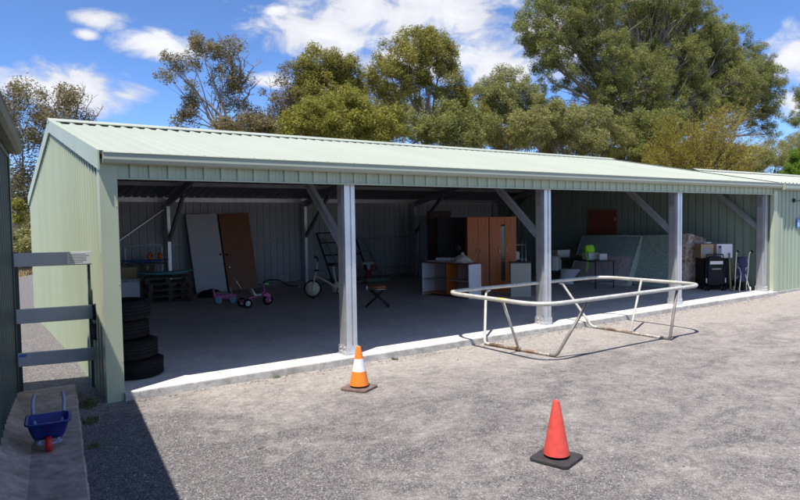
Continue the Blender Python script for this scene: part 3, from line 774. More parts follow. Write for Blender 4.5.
def board(name, label, c, L_, W_, T_, rz, tilt, mt_):
    t = thing(name, label, 'surfboard', c, rz); t.rotation_euler = (0, tilt, rz)
    mb = MB(); n = 18; secs = []
    for i in range(n+1):
        s = -1+2*i/n; w = W_/2*max(.02, (1-abs(s)**2.4))**.7; th = T_/2*max(.1, 1-abs(s)**3); x = s*L_/2; rock = .10*s*s*L_*.35
        secs.append([(x, w*math.cos(a), th*math.sin(a)+rock) for a in [2*PI*j/12 for j in range(12)]])
    vs = sum(secs, []); fs = [(i*12+j, i*12+(j+1)%12, (i+1)*12+(j+1)%12, (i+1)*12+j) for i in range(n) for j in range(12)]
    fs += [tuple(range(12)), tuple(range(n*12, n*12+12))]
    mb.add(vs, fs, 0, True); mb.build('deck', mt_, t)
    mb = MB(); mb.prism([(-L_*.42, -.004, -.03), (-L_*.36, -.004, -.03), (-L_*.44, -.004, -.16)], (0, .008, 0)); mb.build('fin', 'black_plastic', t)
    return t
board('surfboard', 'teal surfboard lying across the pile of pallets', (2.62, 8.0, .70), 1.35, .48, .08, -.15, -.03, 'surf_teal')
board('surfboard', 'dark blue surfboard lying above the teal one with orange floats on it', (2.30, 8.95, .95), 1.25, .45, .07, -.1, .02, 'surf_blue')
for k, (xx, lb) in enumerate(((2.45, 'orange float on the dark blue surfboard, left of the pair'), (2.68, 'orange float on the dark blue surfboard, right of the pair'))):
    t = thing('arm_float', lb, 'float', (xx, 8.85, 1.01), .3+k, 'orange floats on the surfboard')
    mb = MB(); mb.lathe([(.045, -.055), (.075, -.045), (.088, 0), (.075, .045), (.045, .055), (.04, .0), (.045, -.055)], 20, mat=Matrix.Translation((0, 0, .06)) @ Matrix.Rotation(PI/2, 4, 'X')); mb.build('bladder', 'orange_plastic', t)
    mb = MB(); mb.tube([(0, -.03, .145), (0, 0, .165), (0, .02, .150)], .008, 6); mb.build('valve', 'orange_plastic', t)
sr = thing('steel_rack', 'light metal rack holding the dark blue surfboard', 'rack', (0, 0, 0))
for x, y in ((1.92, 9.2), (2.80, 9.2), (1.92, 8.75), (2.80, 8.75)):
    mb = MB(); mb.box((x, y, 0), (x+.03, y+.03, 1.28 if y > 9 else .9)); mb.build('upright', 'white_paint' if y > 9 else 'black_metal', sr)
mb = MB(); mb.box((1.92, 8.79, .87), (2.83, 9.19, .895)); mb.build('shelf', 'black_metal', sr)
# parcel wrapped in brown on the pallets
carton((3.12, 8.45, .0), (.26, .3, .40), .1, 'small red brown box standing at the right of the pallets', 'cardboard_dark', None)

# two flush doors leaning on the back wall
def flush_door(label, xb, yb, xt, yt, zt, w, mt_, knob_side, rz):
    t = thing('flush_door', label, 'door', (xb, yb, 0), rz)
    tilt = math.atan2(yt-yb, zt); L_ = math.hypot(yt-yb, zt); sh = (xt-xb)/zt
    t.rotation_euler = (-tilt, sh*1.0, rz)
    mb = MB(); mb.box((0, -.036, 0), (w, 0, L_)); mb.build('leaf', mt_, t, bevel=.003)
    kx = w-.06 if knob_side > 0 else .06
    mb = MB(); mb.lathe([(.012, 0), (.012, .03), (.028, .035), (.03, .055), (.018, .065), (0, .067)], 14, mat=Matrix.Translation((kx, -.036, 1.0)) @ Matrix.Rotation(PI/2, 4, 'X')); mb.build('knob', 'black_metal', t)
    return t
flush_door('pale grey flush door leaning on the back wall, left of the brown one', 3.62, 9.12, 3.53, 9.62, 2.10, .82, 'panel_grey_white', 1, -.02)
flush_door('brown flush door leaning on the back wall beside the pale grey one', 4.53, 9.22, 4.42, 9.62, 2.10, .84, 'brown_door', -1, -.02)
# dark bundle between the doors and the toys
t = thing('tarpaulin_bundle', 'black crumpled bundle on the floor before the grey door', 'tarpaulin', (3.75, 8.35, 0))
mb = MB(); rr_ = random.Random(3); vs = []; nn_ = 16
for i in range(7):
    for j in range(nn_):
        a = 2*PI*j/nn_; ph = (PI/2)*i/6; r = math.cos(ph)*(1+rr_.uniform(-.12, .12))
        vs.append((.33*r*math.cos(a), .2*r*math.sin(a), .19*math.sin(ph)*(1+rr_.uniform(-.1, .1))))
mb.add(vs, [(i*nn_+j, i*nn_+(j+1)%nn_, (i+1)*nn_+(j+1)%nn_, (i+1)*nn_+j) for i in range(6) for j in range(nn_)], 0, True)
mb.build('folds', 'dark_cloth', t)
mb = MB(); mb.tube([(-.2, -.1, .12), (0, -.12, .19), (.2, -.1, .1)], .008, 6); mb.build('cord', 'black_plastic', t)

# wheel helper
def wheel(parent, c, r, w, tyre_m, hub_m, axis_rz=0., name='wheel'):
    M4 = Matrix.Translation(c) @ Matrix.Rotation(axis_rz, 4, 'Z') @ Matrix.Rotation(PI/2, 4, 'X') @ Matrix.Translation((0, 0, -w/2))
    mb = MB(); mb.lathe([(r*.62, 0), (r*.9, 0), (r, w*.2), (r, w*.8), (r*.9, w), (r*.62, w), (r*.62, 0)], 20, mat=M4); o = mb.build(name, tyre_m, parent)
    mb = MB(); mb.lathe([(0, w*.08), (r*.2, w*.02), (r*.25, w*.15), (r*.6, w*.15), (r*.615, w*.85), (r*.25, w*.85), (r*.2, w*.98), (0, w*.92)], 20, mat=M4); mb.build('hub', hub_m, o)
    return o
# pink ride-on wagon
wg = thing('toy_wagon', 'pink plastic toy wagon with pale blue wheels by the doors', 'toy wagon', (3.66, 6.98, 0), -.25)
mb = MB(); mb.prism([(-.25, -.11, .10), (.20, -.11, .10), (.27, -.11, .16), (.25, -.11, .20), (.10, -.11, .21), (-.20, -.11, .20), (-.25, -.11, .34), (-.28, -.11, .34)], (0, .22, 0)); mb.build('body', 'pink_plastic', wg, bevel=.015)
mb = MB(); mb.box((-.20, -.09, .205), (.06, .09, .26)); mb.build('seat', 'green_metal', wg, bevel=.02)
for s_ in (-1, 1):
    for x in (-.15, .17): wheel(wg, (x, s_*.13, .075), .075, .05, 'lightblue_plastic', 'lightblue_plastic')
mb = MB(); mb.tube([(.16, 0, .2), (.13, 0, .33)], .014, 8); mb.tube([(.13, -.09, .33), (.13, .09, .33)], .016, 8); mb.build('handlebar', 'lightblue_plastic', wg)
# pink tricycle with push pole
tk = thing('tricycle', 'pink tricycle with a white seat, green bell and parent push pole', 'tricycle', (3.98, 5.86, 0), .05)
F_, Rb = Vector((.29, 0, .125)), Vector((-.26, 0, .10))
wheel(tk, F_, .125, .045, 'rubber', 'pink_plastic', .1)
for s_ in (-1, 1): wheel(tk, Rb+Vector((0, s_*.16, 0)), .10, .05, 'rubber', 'white_paint')
mb = MB(); mb.tube([F_+Vector((.0, .035, 0)), (.245, .035, .27), (.22, 0, .33)], .012, 8); mb.tube([F_+Vector((.0, -.035, 0)), (.245, -.035, .27), (.22, 0, .33)], .012, 8)
mb.tube([(.22, 0, .33), (.17, 0, .48)], .016, 8); mb.tube(bend([(.22, 0, .32), (.08, 0, .22), (-.12, 0, .20), (-.26, 0, .13)], .06), .018, 8); mb.tube([(-.26, -.17, .10), (-.26, .17, .10)], .012, 8)
mb.build('frame', 'pink_plastic', tk)
mb = MB(); mb.prism([(.14, -.055, .235), (.30, -.055, .17), (.35, -.055, .19), (.33, -.055, .26), (.25, -.055, .30)], (0, .11, 0)); mb.build('mudguard', 'pink_plastic', tk, bevel=.012)
mb = MB(); mb.prism([(-.02, -.09, .24), (.12, -.08, .25), (.12, -.08, .275), (-.03, -.09, .275), (-.11, -.09, .42), (-.135, -.09, .42), (-.07, -.09, .25)], (0, .18, 0)); mb.build('seat', 'white_paint', tk, bevel=.012)
mb = MB(); mb.tube(bend([(.14, -.17, .50), (.19, -.15, .50), (.17, 0, .48), (.19, .15, .50), (.14, .17, .50)], .05), .012, 8); mb.build('handlebar', 'white_paint', tk)
mb = MB(); mb.lathe([(0, -.03), (.035, -.025), (.045, 0), (.035, .025), (0, .03)], 14, mat=Matrix.Translation((.25, -.06, .49))); mb.build('bell', 'green_plastic', tk)
mb = MB(); mb.box((-.36, -.14, .13), (-.14, .14, .17)); mb.build('rear_tray', 'pink_plastic', tk, bevel=.015)
mb = MB(); mb.tube([(-.20, 0, .18), (-.56, .15, .90)], .010, 8); mb.tube([(-.56, .06, .90), (-.56, .24, .90)], .012, 8); mb.build('push_pole', 'chrome', tk)
mb = MB(); mb.tube([(-.385, .075, .54), (-.405, .085, .58)], .018, 8); mb.build('pole_clamp', 'cream_paint', tk)
for s_ in (-1, 1):
    mb = MB(); mb.box((.27, s_*.09-.03, .10), (.31, s_*.09+.03, .125)); mb.build('pedal', 'white_paint', tk)
# black hoop by the back wall
hp = thing('black_hoop', 'black hose loop lying against the back wall skirting', 'hose', (5.9, 9.2, 0))
mb = MB(); mb.tube([(-.35, .1, .015), (-.30, .2, .16), (-.1, .3, .22), (.2, .3, .20), (.42, .1, .04), (.6, -.1, .015)], .018, 8); mb.build('loop', 'black_plastic', hp)
mb = MB(); mb.tube([(.6, -.1, .015), (.68, -.15, .015)], .024, 8); mb.build('nozzle', 'galvanised_dull', hp)

# exercise bike
eb = thing('exercise_bike', 'cream exercise bike with disc wheels, half hidden by the first post', 'exercise bike', (5.60, 6.30, 0))
ax = Vector((.42, -1.15, 0)).normalized(); yaw_b = math.atan2(ax.y, ax.x)
eb.rotation_euler[2] = -.45
mb = MB(); D4 = Matrix.Translation((0, 0, .24)) @ Matrix.Rotation(PI/2, 4, 'X') @ Matrix.Translation((0, 0, -.025))
mb.lathe([(0, .0), (.17, 0), (.175, .05), (0, .05)], 28, mat=D4); fw = mb.build('flywheel', 'cream_paint', eb)
mb = MB(); mb.lathe([(.177, .005), (.205, .0), (.21, .025), (.205, .05), (.177, .045), (.177, .005)], 28, mat=D4); mb.build('tyre', 'rubber', fw)
mb = MB(); mb.tube([(.02, 0, .03), (.0, -.04, .24), (.07, -.03, .58), (.10, 0, .66), (.13, 0, .86)], .017, 8); mb.tube([(.02, 0, .03), (.0, .04, .24), (.07, .03, .58)], .017, 8)
mb.tube([(.08, 0, .55), (.42, 0, .36), (.62, 0, .22)], .022, 8); mb.tube([(.60, 0, .25), (.52, 0, .62), (.50, 0, .78)], .02, 8); mb.tube([(.62, 0, .22), (.95, 0, .04)], .02, 8); mb.build('frame', 'cream_paint', eb)
mb = MB(); mb.tube(bend([(.05, -.22, 1.02), (.16, -.20, .98), (.13, 0, .88), (.16, .20, .98), (.05, .22, 1.02)], .06), .014, 8); mb.build('handlebar', 'black_metal', eb)
mb = MB(); mb.lathe([(0, 0), (.05, .005), (.06, .04), (.0, .05)], 12, mat=Matrix.Translation((.11, 0, .66))); mb.build('dial', 'black_plastic', eb)
mb = MB(); mb.lathe([(0, 0), (.10, 0), (.13, .03), (.10, .07), (0, .075)], 18, mat=Matrix.Translation((.50, 0, .78)) @ Matrix.Diagonal((1.2, .8, 1, 1))); mb.build('saddle', 'black_plastic', eb)
mb = MB(); mb.lathe([(0, .0), (.145, 0), (.15, .04), (0, .04)], 28, mat=Matrix.Translation((.62, 0, .24)) @ Matrix.Rotation(PI/2, 4, 'X') @ Matrix.Translation((0, 0, -.02))); mb.build('chain_disc', 'cream_paint', eb)
mb = MB(); mb.tube([(.62, -.03, .24), (.58, -.06, .13)], .012, 6); mb.box((.53, -.16, .11), (.63, -.06, .13)); mb.tube([(.62, .03, .24), (.66, .06, .35)], .012, 6); mb.box((.62, .06, .34), (.72, .16, .36)); mb.build('pedals', 'black_metal', eb)
for x in (.02, .95):
    mb = MB(); mb.tube([(x, -.24, .025), (x, .24, .025)], .022, 8); mb.build('foot', 'black_metal' if x < .5 else 'cream_paint', eb)
# padded stool
st = thing('folding_stool', 'folding stool with a round brown padded seat right of the first post', 'stool', (6.02, 4.02, 0), -.6)
mb = MB(); mb.lathe([(0, .0), (.17, 0), (.19, .02), (.185, .045), (.12, .065), (0, .07)], 28, mat=Matrix.Translation((0, 0, .40))); mb.build('cushion', 'brown_leather', st)
mb = MB(); mb.tube([(.20*math.cos(a), .20*math.sin(a), .39) for a in [2*PI*k/20 for k in range(20)]], .012, 8, closed=True); mb.build('seat_ring', 'chrome', st)
for s_ in (-1, 1):
    mb = MB(); mb.tube([(-.17, s_*.12, .385), (.24, s_*.15, .015)], .014, 8); mb.build('leg', 'black_metal', st)
    mb = MB(); mb.tube([(.17, s_*.10, .385), (-.24, s_*.13, .015)], .014, 8); mb.build('leg', 'black_metal', st)
for x in (-.24, .24):
    mb = MB(); mb.tube([(x, -.17, .014), (x, .17, .014)], .014, 8); mb.build('foot_bar', 'black_metal', st)
mb = MB(); mb.box((-.24, -.06, .37), (-.205, .06, .45)); mb.build('handle', 'white_paint', st, bevel=.008)

# bed frames leaning on the back wall
def lean_frame(label, xb, w, yb, yt, zt, shear, mt_, bars, r=.022):
    t = thing('metal_frame', label, 'frame', (xb, yb, 0), 0)
    p = lambda a, b_: (a*w+shear*b_, (yt-yb)*b_, .02+zt*b_)
    for (a, b_, c, d) in ((0, 0, 0, 1), (1, 0, 1, 1)):
        mb = MB(); mb.beam(p(a, b_), p(c, d), 2*r, 2*r, up=(0, 1, 0)); mb.build('side_rail', mt_, t)
    for b_ in (0.02, 1)+tuple(bars):
        mb = MB(); mb.beam(p(0.02, b_), p(.98, b_), 1.8*r, 1.8*r, up=(0, 1, 0)); mb.build('cross_bar', mt_, t)
    return t
lean_frame('large grey metal frame leaning on the back wall behind the exercise bike', 8.0, 1.35, 8.85, 9.60, 1.32, -.32, 'galvanised_dull', (.70,))
lean_frame('dark metal frame leaning behind the lighter grey frame', 7.75, 1.3, 9.25, 9.68, 1.50, -.30, 'black_metal', (.55, .8), .02)
# red drummed machine
mc = thing('garden_machine', 'small garden machine with a red drum and white head before the metal frames', 'garden machine', (8.62, 8.75, 0), .0)
mb = MB(); mb.box((-.1, -.22, .02), (.75, .2, .14)); mb.build('deck', 'green_metal', mc, bevel=.02)
mb = MB()
for k in range(5): mb.lathe([(.0, 0), (.085, .004), (.085, .042), (0, .046)], 18, mat=Matrix.Translation((.05, -.05, .145+k*.05)))
mb.build('spring_stack', 'rust_red', mc)
mb = MB(); mb.tube([(-.10, .1, .1), (-.12, .12, .62)], .03, 10); mb.build('upright', 'green_metal', mc)
mb = MB(); mb.box((-.14, -.08, .56), (.22, .02, .62)); mb.box((.02, -.07, .40), (.09, .01, .57)); mb.build('head', 'white_paint', mc, bevel=.01)
mb = MB(); mb.lathe([(0, 0), (.085, .01), (.095, .05), (.08, .09), (0, .1)], 20, mat=Matrix.Translation((.24, .0, .44)) @ Matrix.Rotation(PI/2, 4, 'X')); mb.build('drum', 'rust_red', mc)

# ------------------------------------------------------------------ middle bay
# blue-grey board and dark cupboards
bg = thing('tall_board', 'tall blue grey board leaning behind the dark cupboard', 'board', (10.75, 8.62, 0)); bg.rotation_euler = (-.12, .0, 0)
mb = MB(); mb.prism([(-.28, 0, 0), (.55, 0, 0), (.62, 0, 2.04), (.02, 0, 2.04)], (0, .03, 0)); mb.build('sheet', 'blue_grey_board', bg)
mb = MB(); mb.box((-.05, -.012, 1.98), (.60, -.001, 2.02)); mb.build('batten', 'blue_grey_board', bg)
mr = thing('maroon_cupboard', 'tall maroon cupboard at the back left of the dark wardrobe', 'cupboard', (10.33, 7.35, 0), -.5)
mb = MB(); mb.box((-.32, -.25, .06), (.32, .25, 2.13)); mb.build('carcass', 'maroon', mr, bevel=.006)
mb = MB(); mb.box((-.31, -.27, .1), (-.003, -.252, 2.1)); mb.build('door', 'maroon', mr, bevel=.003)
mb = MB(); mb.box((.003, -.27, .1), (.31, -.252, 2.1)); mb.build('door', 'maroon', mr, bevel=.003)
mb = MB(); mb.box((-.3, -.23, 0), (.3, .23, .06)); mb.build('plinth', 'black_plastic', mr)
def wardrobe(label, c, rz, w, d, H, mt_, mirror=False):
    t = thing('wardrobe', label, 'wardrobe', c, rz)
    mb = MB(); mb.box((-w/2, 0, 0), (-w/2+.02, d, H)); mb.box((w/2-.02, 0, 0), (w/2, d, H)); mb.box((-w/2+.02, .02, .0), (w/2-.02, d, .08)); mb.box((-w/2+.02, 0.0, H-.02), (w/2-.02, d, H)); mb.box((-w/2+.02, d-.012, .08), (w/2-.02, d-.002, H-.02))
    mb.build('carcass', mt_, t)
    if mirror:
        g = .095
        for s_ in (-1, 1):
            xa, xb = (-w/2+.004, -g/2-.004) if s_ < 0 else (g/2+.004, w/2-.004)
            mb = MB(); mb.box((xa, -.022, .05), (xb, -.003, H-.004)); dd = mb.build('door', mt_, t, bevel=.002)
            xh = -g/2-.05 if s_ < 0 else g/2+.05
            mb = MB(); mb.tube(bend([(xh, -.024, 1.0), (xh, -.05, 1.01), (xh, -.05, 1.12), (xh, -.024, 1.13)], .015), .007, 6); mb.build('handle', 'brass', dd)
        mb = MB(); mb.box((-g/2, -.006, .30), (g/2, .004, H-.24)); mb.build('mirror', 'mirror_glass', t)
        mb = MB(); mb.box((-g/2, -.018, H-.20), (g/2, -.004, H-.01)); mb.box((-g/2, -.018, .05), (g/2, -.004, .28)); mb.box((-g/2, -.012, .78), (g/2, -.0065, .80)); mb.build('door_panel', 'wood_red', t)
    else:
        for s_ in (-1, 1):
            xa, xb = (-w/2+.004, -.003) if s_ < 0 else (.003, w/2-.004)
            mb = MB(); mb.box((xa, -.022, .08), (xb, -.003, H-.004)); dd = mb.build('door', mt_, t, bevel=.002)
            mb = MB(); mb.tube([(s_*.05, -.026, 1.0), (s_*.05, -.04, 1.06), (s_*.05, -.026, 1.12)], .008, 6); mb.build('handle', 'galvanised_dull', dd)
    return t
# front of the red wardrobe looks to the camera's side, its flank to the left
wardrobe('red brown wardrobe with a narrow mirror between its two doors', (9.98, 4.264, 0), math.radians(-32.7), .69, .50, 1.92, 'wood_red', True)
wardrobe('plain red brown wardrobe left of the mirrored one', (9.446, 4.607, 0), math.radians(-32.7), .55, .50, 1.92, 'wood_red')
wardrobe('very dark brown wardrobe behind the shelf unit', (9.74, 5.92, 0), math.radians(-32.7), .92, .55, 1.93, 'wood_dark')
# shelf unit: open front towards the left
su = thing('shelf_unit', 'low white shelf unit with a red brown top and open front', 'shelf unit', (8.10, 5.20, 0), 0)
e1 = Vector((.27, -1.48, 0)); Lc = e1.length; su.rotation_euler[2] = math.atan2(e1.y, e1.x)
# local: x along the length (towards the viewer), y = depth away from the open front
Hc = .80; Dc = .46
mb = MB(); mb.box((-.02, -.02, Hc), (Lc+.02, Dc+.01, Hc+.03)); mb.build('top', 'counter_edge', su, bevel=.004)
for x in (0, Lc-.022):
    mb = MB(); mb.box((x, 0, 0), (x+.022, Dc, Hc)); mb.build('side_panel', 'appliance_white', su, bevel=.002)
mb = MB(); mb.box((Lc*.52, .01, .07), (Lc*.52+.025, Dc-.02, Hc-.001)); mb.build('divider', 'wood_red', su)
mb = MB(); mb.box((.022, Dc-.015, .05), (Lc-.022, Dc-.005, Hc-.001)); mb.build('back_panel', 'counter_inner', su)
for x0_, x1_ in ((.024, Lc*.52-.002), (Lc*.52+.027, Lc-.024)):
    mb = MB(); mb.box((x0_, .03, .39), (x1_, Dc-.018, .41)); mb.build('shelf', 'counter_inner', su)
    mb = MB(); mb.box((x0_, .01, .05), (x1_, Dc-.018, .068)); mb.build('shelf', 'wood_red', su)
# things on the shelf unit
def local(o, p):
    c, s = math.cos(o.rotation_euler[2]), math.sin(o.rotation_euler[2]); return (o.location.x+p[0]*c-p[1]*s, o.location.y+p[0]*s+p[1]*c, o.location.z+p[2])
rzc = su.rotation_euler[2]
bd = thing('flat_panel', 'flat pale panel lying across the top of the shelf unit', 'panel', local(su, (.15, .02, Hc+.032)), rzc)
mb = MB(); mb.box((0, 0, 0), (1.15, .42, .022)); mb.build('sheet', 'panel_grey_white', bd)
mb = MB(); mb.box((.1, -.05, .023), (1.0, .05, .035)); mb.build('strip', 'galvanised', bd)
bx = thing('white_box', 'flat white box lying on the panel on the shelf unit', 'box', local(su, (.42, .05, Hc+.069)), rzc+.1)
mb = MB(); mb.box((0, 0, 0), (.42, .26, .05)); mb.build('tray', 'white_paint', bx, bevel=.004)
mb = MB(); mb.box((-.004, -.004, .0505), (.424, .264, .065)); mb.build('lid', 'white_paint', bx, bevel=.004)
bgc = thing('cloth_bag', 'cream cloth bag slumped on the shelf unit', 'bag', local(su, (1.16, .18, Hc+.055)), rzc)
mb = MB(); vs = []; rr_ = random.Random(9); K = 18
prof = [(.20, 0), (.21, .04), (.185, .09), (.13, .13), (.07, .16), (.03, .19), (.045, .22)]
for i, (r, z) in enumerate(prof):
    for j in range(K):
        a = 2*PI*j/K; q = r*(1+.14*math.sin(3*a+i)+rr_.uniform(-.06, .06)); vs.append((q*math.cos(a), q*.8*math.sin(a), z))
mb.add(vs, [(i*K+j, i*K+(j+1)%K, (i+1)*K+(j+1)%K, (i+1)*K+j) for i in range(len(prof)-1) for j in range(K)]+[tuple(range(K))[::-1]], 0, True); mb.build('sack', 'cream_cloth', bgc)
mb = MB(); mb.tube([(.034*math.cos(a), .03*math.sin(a), .19) for a in [2*PI*k/10 for k in range(10)]], .008, 6, closed=True); mb.build('tie', 'tape', bgc)
lm = thing('desk_lamp', 'black desk lamp among the clutter on the shelf unit', 'lamp', local(su, (.95, .30, Hc+.055)), rzc)
mb = MB(); mb.lathe([(0, 0), (.08, 0), (.08, .015), (0, .03)], 18); mb.build('base', 'black_metal', lm)
mb = MB(); mb.tube([(0, 0, .02), (.05, -.1, .22), (.0, -.02, .36)], .008, 6); mb.build('arm', 'black_metal', lm)
mb = MB(); mb.lathe([(.02, 0), (.03, -.03), (.07, -.10)], 16, mat=Matrix.Translation((0, -.03, .38)) @ Matrix.Rotation(.6, 4, 'X')); mb.build('shade', 'black_metal', lm)
# beige cabinet
bc = thing('beige_cabinet', 'low beige cabinet to the right of the mirrored wardrobe', 'cabinet', (9.55, 3.20, 0), math.radians(-40))
mb = MB(); mb.box((-.25, 0, 0), (.23, .40, .80)); mb.build('carcass', 'beige_panel', bc, bevel=.003)
mb = MB(); mb.box((-.255, -.012, .802), (.235, .41, .822)); mb.build('top', 'cardboard_dark', bc)
mb = MB(); mb.box((-.245, -.016, .02), (.225, -.001, .79)); mb.build('door', 'beige_panel', bc, bevel=.002)
# wire crate behind
wc = thing('wire_rack', 'grey wire rack standing behind the beige cabinet', 'rack', (11.05, 4.9, 0), -.5)
for x, y in ((-.3, 0), (.3, 0), (-.3, .35), (.3, .35)):
    mb = MB(); mb.tube([(x, y, 0), (x, y, 1.22)], .012, 6); mb.build('upright', 'galvanised', wc)
for z in (.35, .75, 1.15):
    mb = MB()
    for k in range(9): mb.tube([(-.3+k*.075, 0, z), (-.3+k*.075, .35, z)], .004, 5)
    for y in (0, .35): mb.tube([(-.3, y, z), (.3, y, z)], .006, 5)
    mb.build('shelf', 'galvanised', wc)
ws = thing('white_carton', 'white carton on the middle shelf of the wire rack', 'box', (11.1, 5.05, .76), -.5)
mb = MB(); mb.box((-.16, -.12, 0), (.16, .12, .2)); mb.build('box_body', 'panel_grey_white', ws, bevel=.004)
mb = MB(); mb.box((-.161, -.02, .2), (.161, .02, .2015)); mb.build('tape', 'tape', ws)

# ------------------------------------------------------------------ third bay: table, toilet
tb = thing('folding_table', 'long folding table with thin black legs in the third bay', 'table', (12.40, 2.98, 0), 0)
ex = Vector((.33, .944, 0)); tb.rotation_euler[2] = math.atan2(ex.y, ex.x); TL, TW, TZ = 2.35, .62, .73
mb = MB(); mb.box((-.02, -TW/2, TZ-.03), (TL, TW/2, TZ)); mb.build('tabletop', 'black_plastic', tb, bevel=.004)
for x in (.04, TL-.06):
    for y in (-TW/2+.04, TW/2-.04):
        mb = MB(); mb.tube([(x, y, .0), (x, y, TZ-.031)], .014, 8); mb.build('leg', 'black_metal', tb)
    mb = MB(); mb.tube([(x, -TW/2+.04, .18), (x, TW/2-.04, .18)], .010, 8); mb.build('cross_bar', 'black_metal', tb)
rt = tb.rotation_euler[2]
def ontable(name, label, cat, p, size, mt_, part, lidm=None):
    t = thing(name, label, cat, local(tb, (p[0], p[1], TZ+.001)), rt+random.uniform(-.2, .2)); w, d, h_ = size
    mb = MB(); mb.box((-w/2, -d/2, 0), (w/2, d/2, h_)); mb.build(part, mt_, t, bevel=.006)
    mb = MB(); mb.box((-w/2-.004, -d/2-.004, h_+.0005), (w/2+.004, d/2+.004, h_+.014)); mb.build('lid', lidm or mt_, t, bevel=.003)
    return t
ontable('storage_box', 'white storage box on the table just right of the lime bag', 'storage box', (.50, -.30+.10), (.24, .22, .15), 'white_paint', 'tub')
ontable('storage_box', 'white storage box on the table under the lime bag', 'storage box', (.74, -.02), (.28, .32, .17), 'white_paint', 'tub', 'panel_grey_white')
ontable('storage_box', 'white storage box at the far end of the table beside the post', 'storage box', (2.10, .10), (.34, .40, .21), 'white_paint', 'tub', 'black_plastic')
gcl = thing('green_cloth', 'crumpled green cloth on the middle of the table', 'cloth', local(tb, (1.45, -.05, TZ+.001)), rt)
mb = MB(); K = 20; vs = []
for i in range(5):
    for j in range(K):
        a = 2*PI*j/K; r = (1, .93, .7, .38, .05)[i]; z = (0, .03, .055, .07, .085)[i]
        q = r*(1+.15*math.sin(4*a+i*2)); vs.append((.27*q*math.cos(a), .2*q*math.sin(a), z+.012*math.sin(5*a+i)*(i > 0)))
mb.add(vs, [(i*K+j, i*K+(j+1)%K, (i+1)*K+(j+1)%K, (i+1)*K+j) for i in range(4) for j in range(K)], 0, True); mb.build('folds', 'leaf_bright' if False else 'grass_green', gcl)
mb = MB(); mb.box((-.03, -.21, .004), (.05, -.17, .03)); mb.build('hem', 'green_plastic', gcl, bevel=.005)
lb = thing('lime_bag', 'lime green bag standing on the white box with straps hanging below the tabletop', 'bag', local(tb, (.74, .02, TZ+.175)), rt)
mb = MB(); vs = []
prof = [(0, .95), (.02, 1.05), (.10, 1.08), (.17, .98), (.21, .92), (.215, .86)]
K = 20
for z, k in prof:
    for j in range(K):
        a = 2*PI*j/K; cx = math.copysign(abs(math.cos(a))**.5, math.cos(a)); cy = math.copysign(abs(math.sin(a))**.5, math.sin(a))
        vs.append((.085*k*cx, .13*k*cy*(1+.05*math.sin(3*a+z*20)), z))
mb.add(vs, [(i*K+j, i*K+(j+1)%K, (i+1)*K+(j+1)%K, (i+1)*K+j) for i in range(len(prof)-1) for j in range(K)]+[tuple(range(K))[::-1], tuple(range(5*K, 6*K))], 0, True); mb.build('sack', 'lime_cloth', lb)
for k, dy in enumerate((.0, .05)):
    mb = MB(); mb.tube([(-.09, .06+dy, .05), (-.17, .18+dy, .0), (-.30, .225+dy*.4, -.12), (-.34, .24+dy*.4, -.2), (-.35, .245+dy, -.34-.06*k), (-.33, .25+dy, -.42-.08*k)], .011, 6); mb.build('strap', 'lime_cloth', lb)
# toilet
to = thing('toilet', 'white ceramic toilet suite standing on the floor under the table end', 'toilet', (12.72, 4.45, 0), math.radians(25))
# bowl faces local -y
mb = MB(); prof = []
for z, w, l, yo in ((0, .11, .22, .10), (.03, .105, .215, .10), (.15, .10, .20, .08), (.26, .14, .23, .02), (.36, .185, .27, -.02), (.395, .19, .275, -.02)):
    prof.append([(w*math.cos(a), yo+l*math.sin(a), z) for a in [2*PI*j/24 for j in range(24)]])
vs = sum(prof, []); mb.add(vs, [(i*24+j, i*24+(j+1)%24, (i+1)*24+(j+1)%24, (i+1)*24+j) for i in range(5) for j in range(24)]+[tuple(range(24))[::-1]], 0, True); mb.build('bowl', 'ceramic', to)
mb = MB(); pts = [(.195*math.cos(a), -.02+.28*math.sin(a), .397) for a in [2*PI*j/24 for j in range(24)]]; mb.prism(pts, (0, 0, .03)); mb.build('seat_lid', 'ceramic', to, bevel=.008)
mb = MB(); mb.box((-.20, .27, .38), (.20, .44, .76)); ci = mb.build('cistern', 'ceramic', to, bevel=.02)
mb = MB(); mb.box((-.205, .262, .762), (.205, .448, .79)); mb.build('cistern_lid', 'ceramic', ci, bevel=.01)
mb = MB(); mb.lathe([(0, 0), (.02, 0), (.02, .008), (0, .01)], 12, mat=Matrix.Translation((0, .35, .79))); mb.build('button', 'chrome', ci)

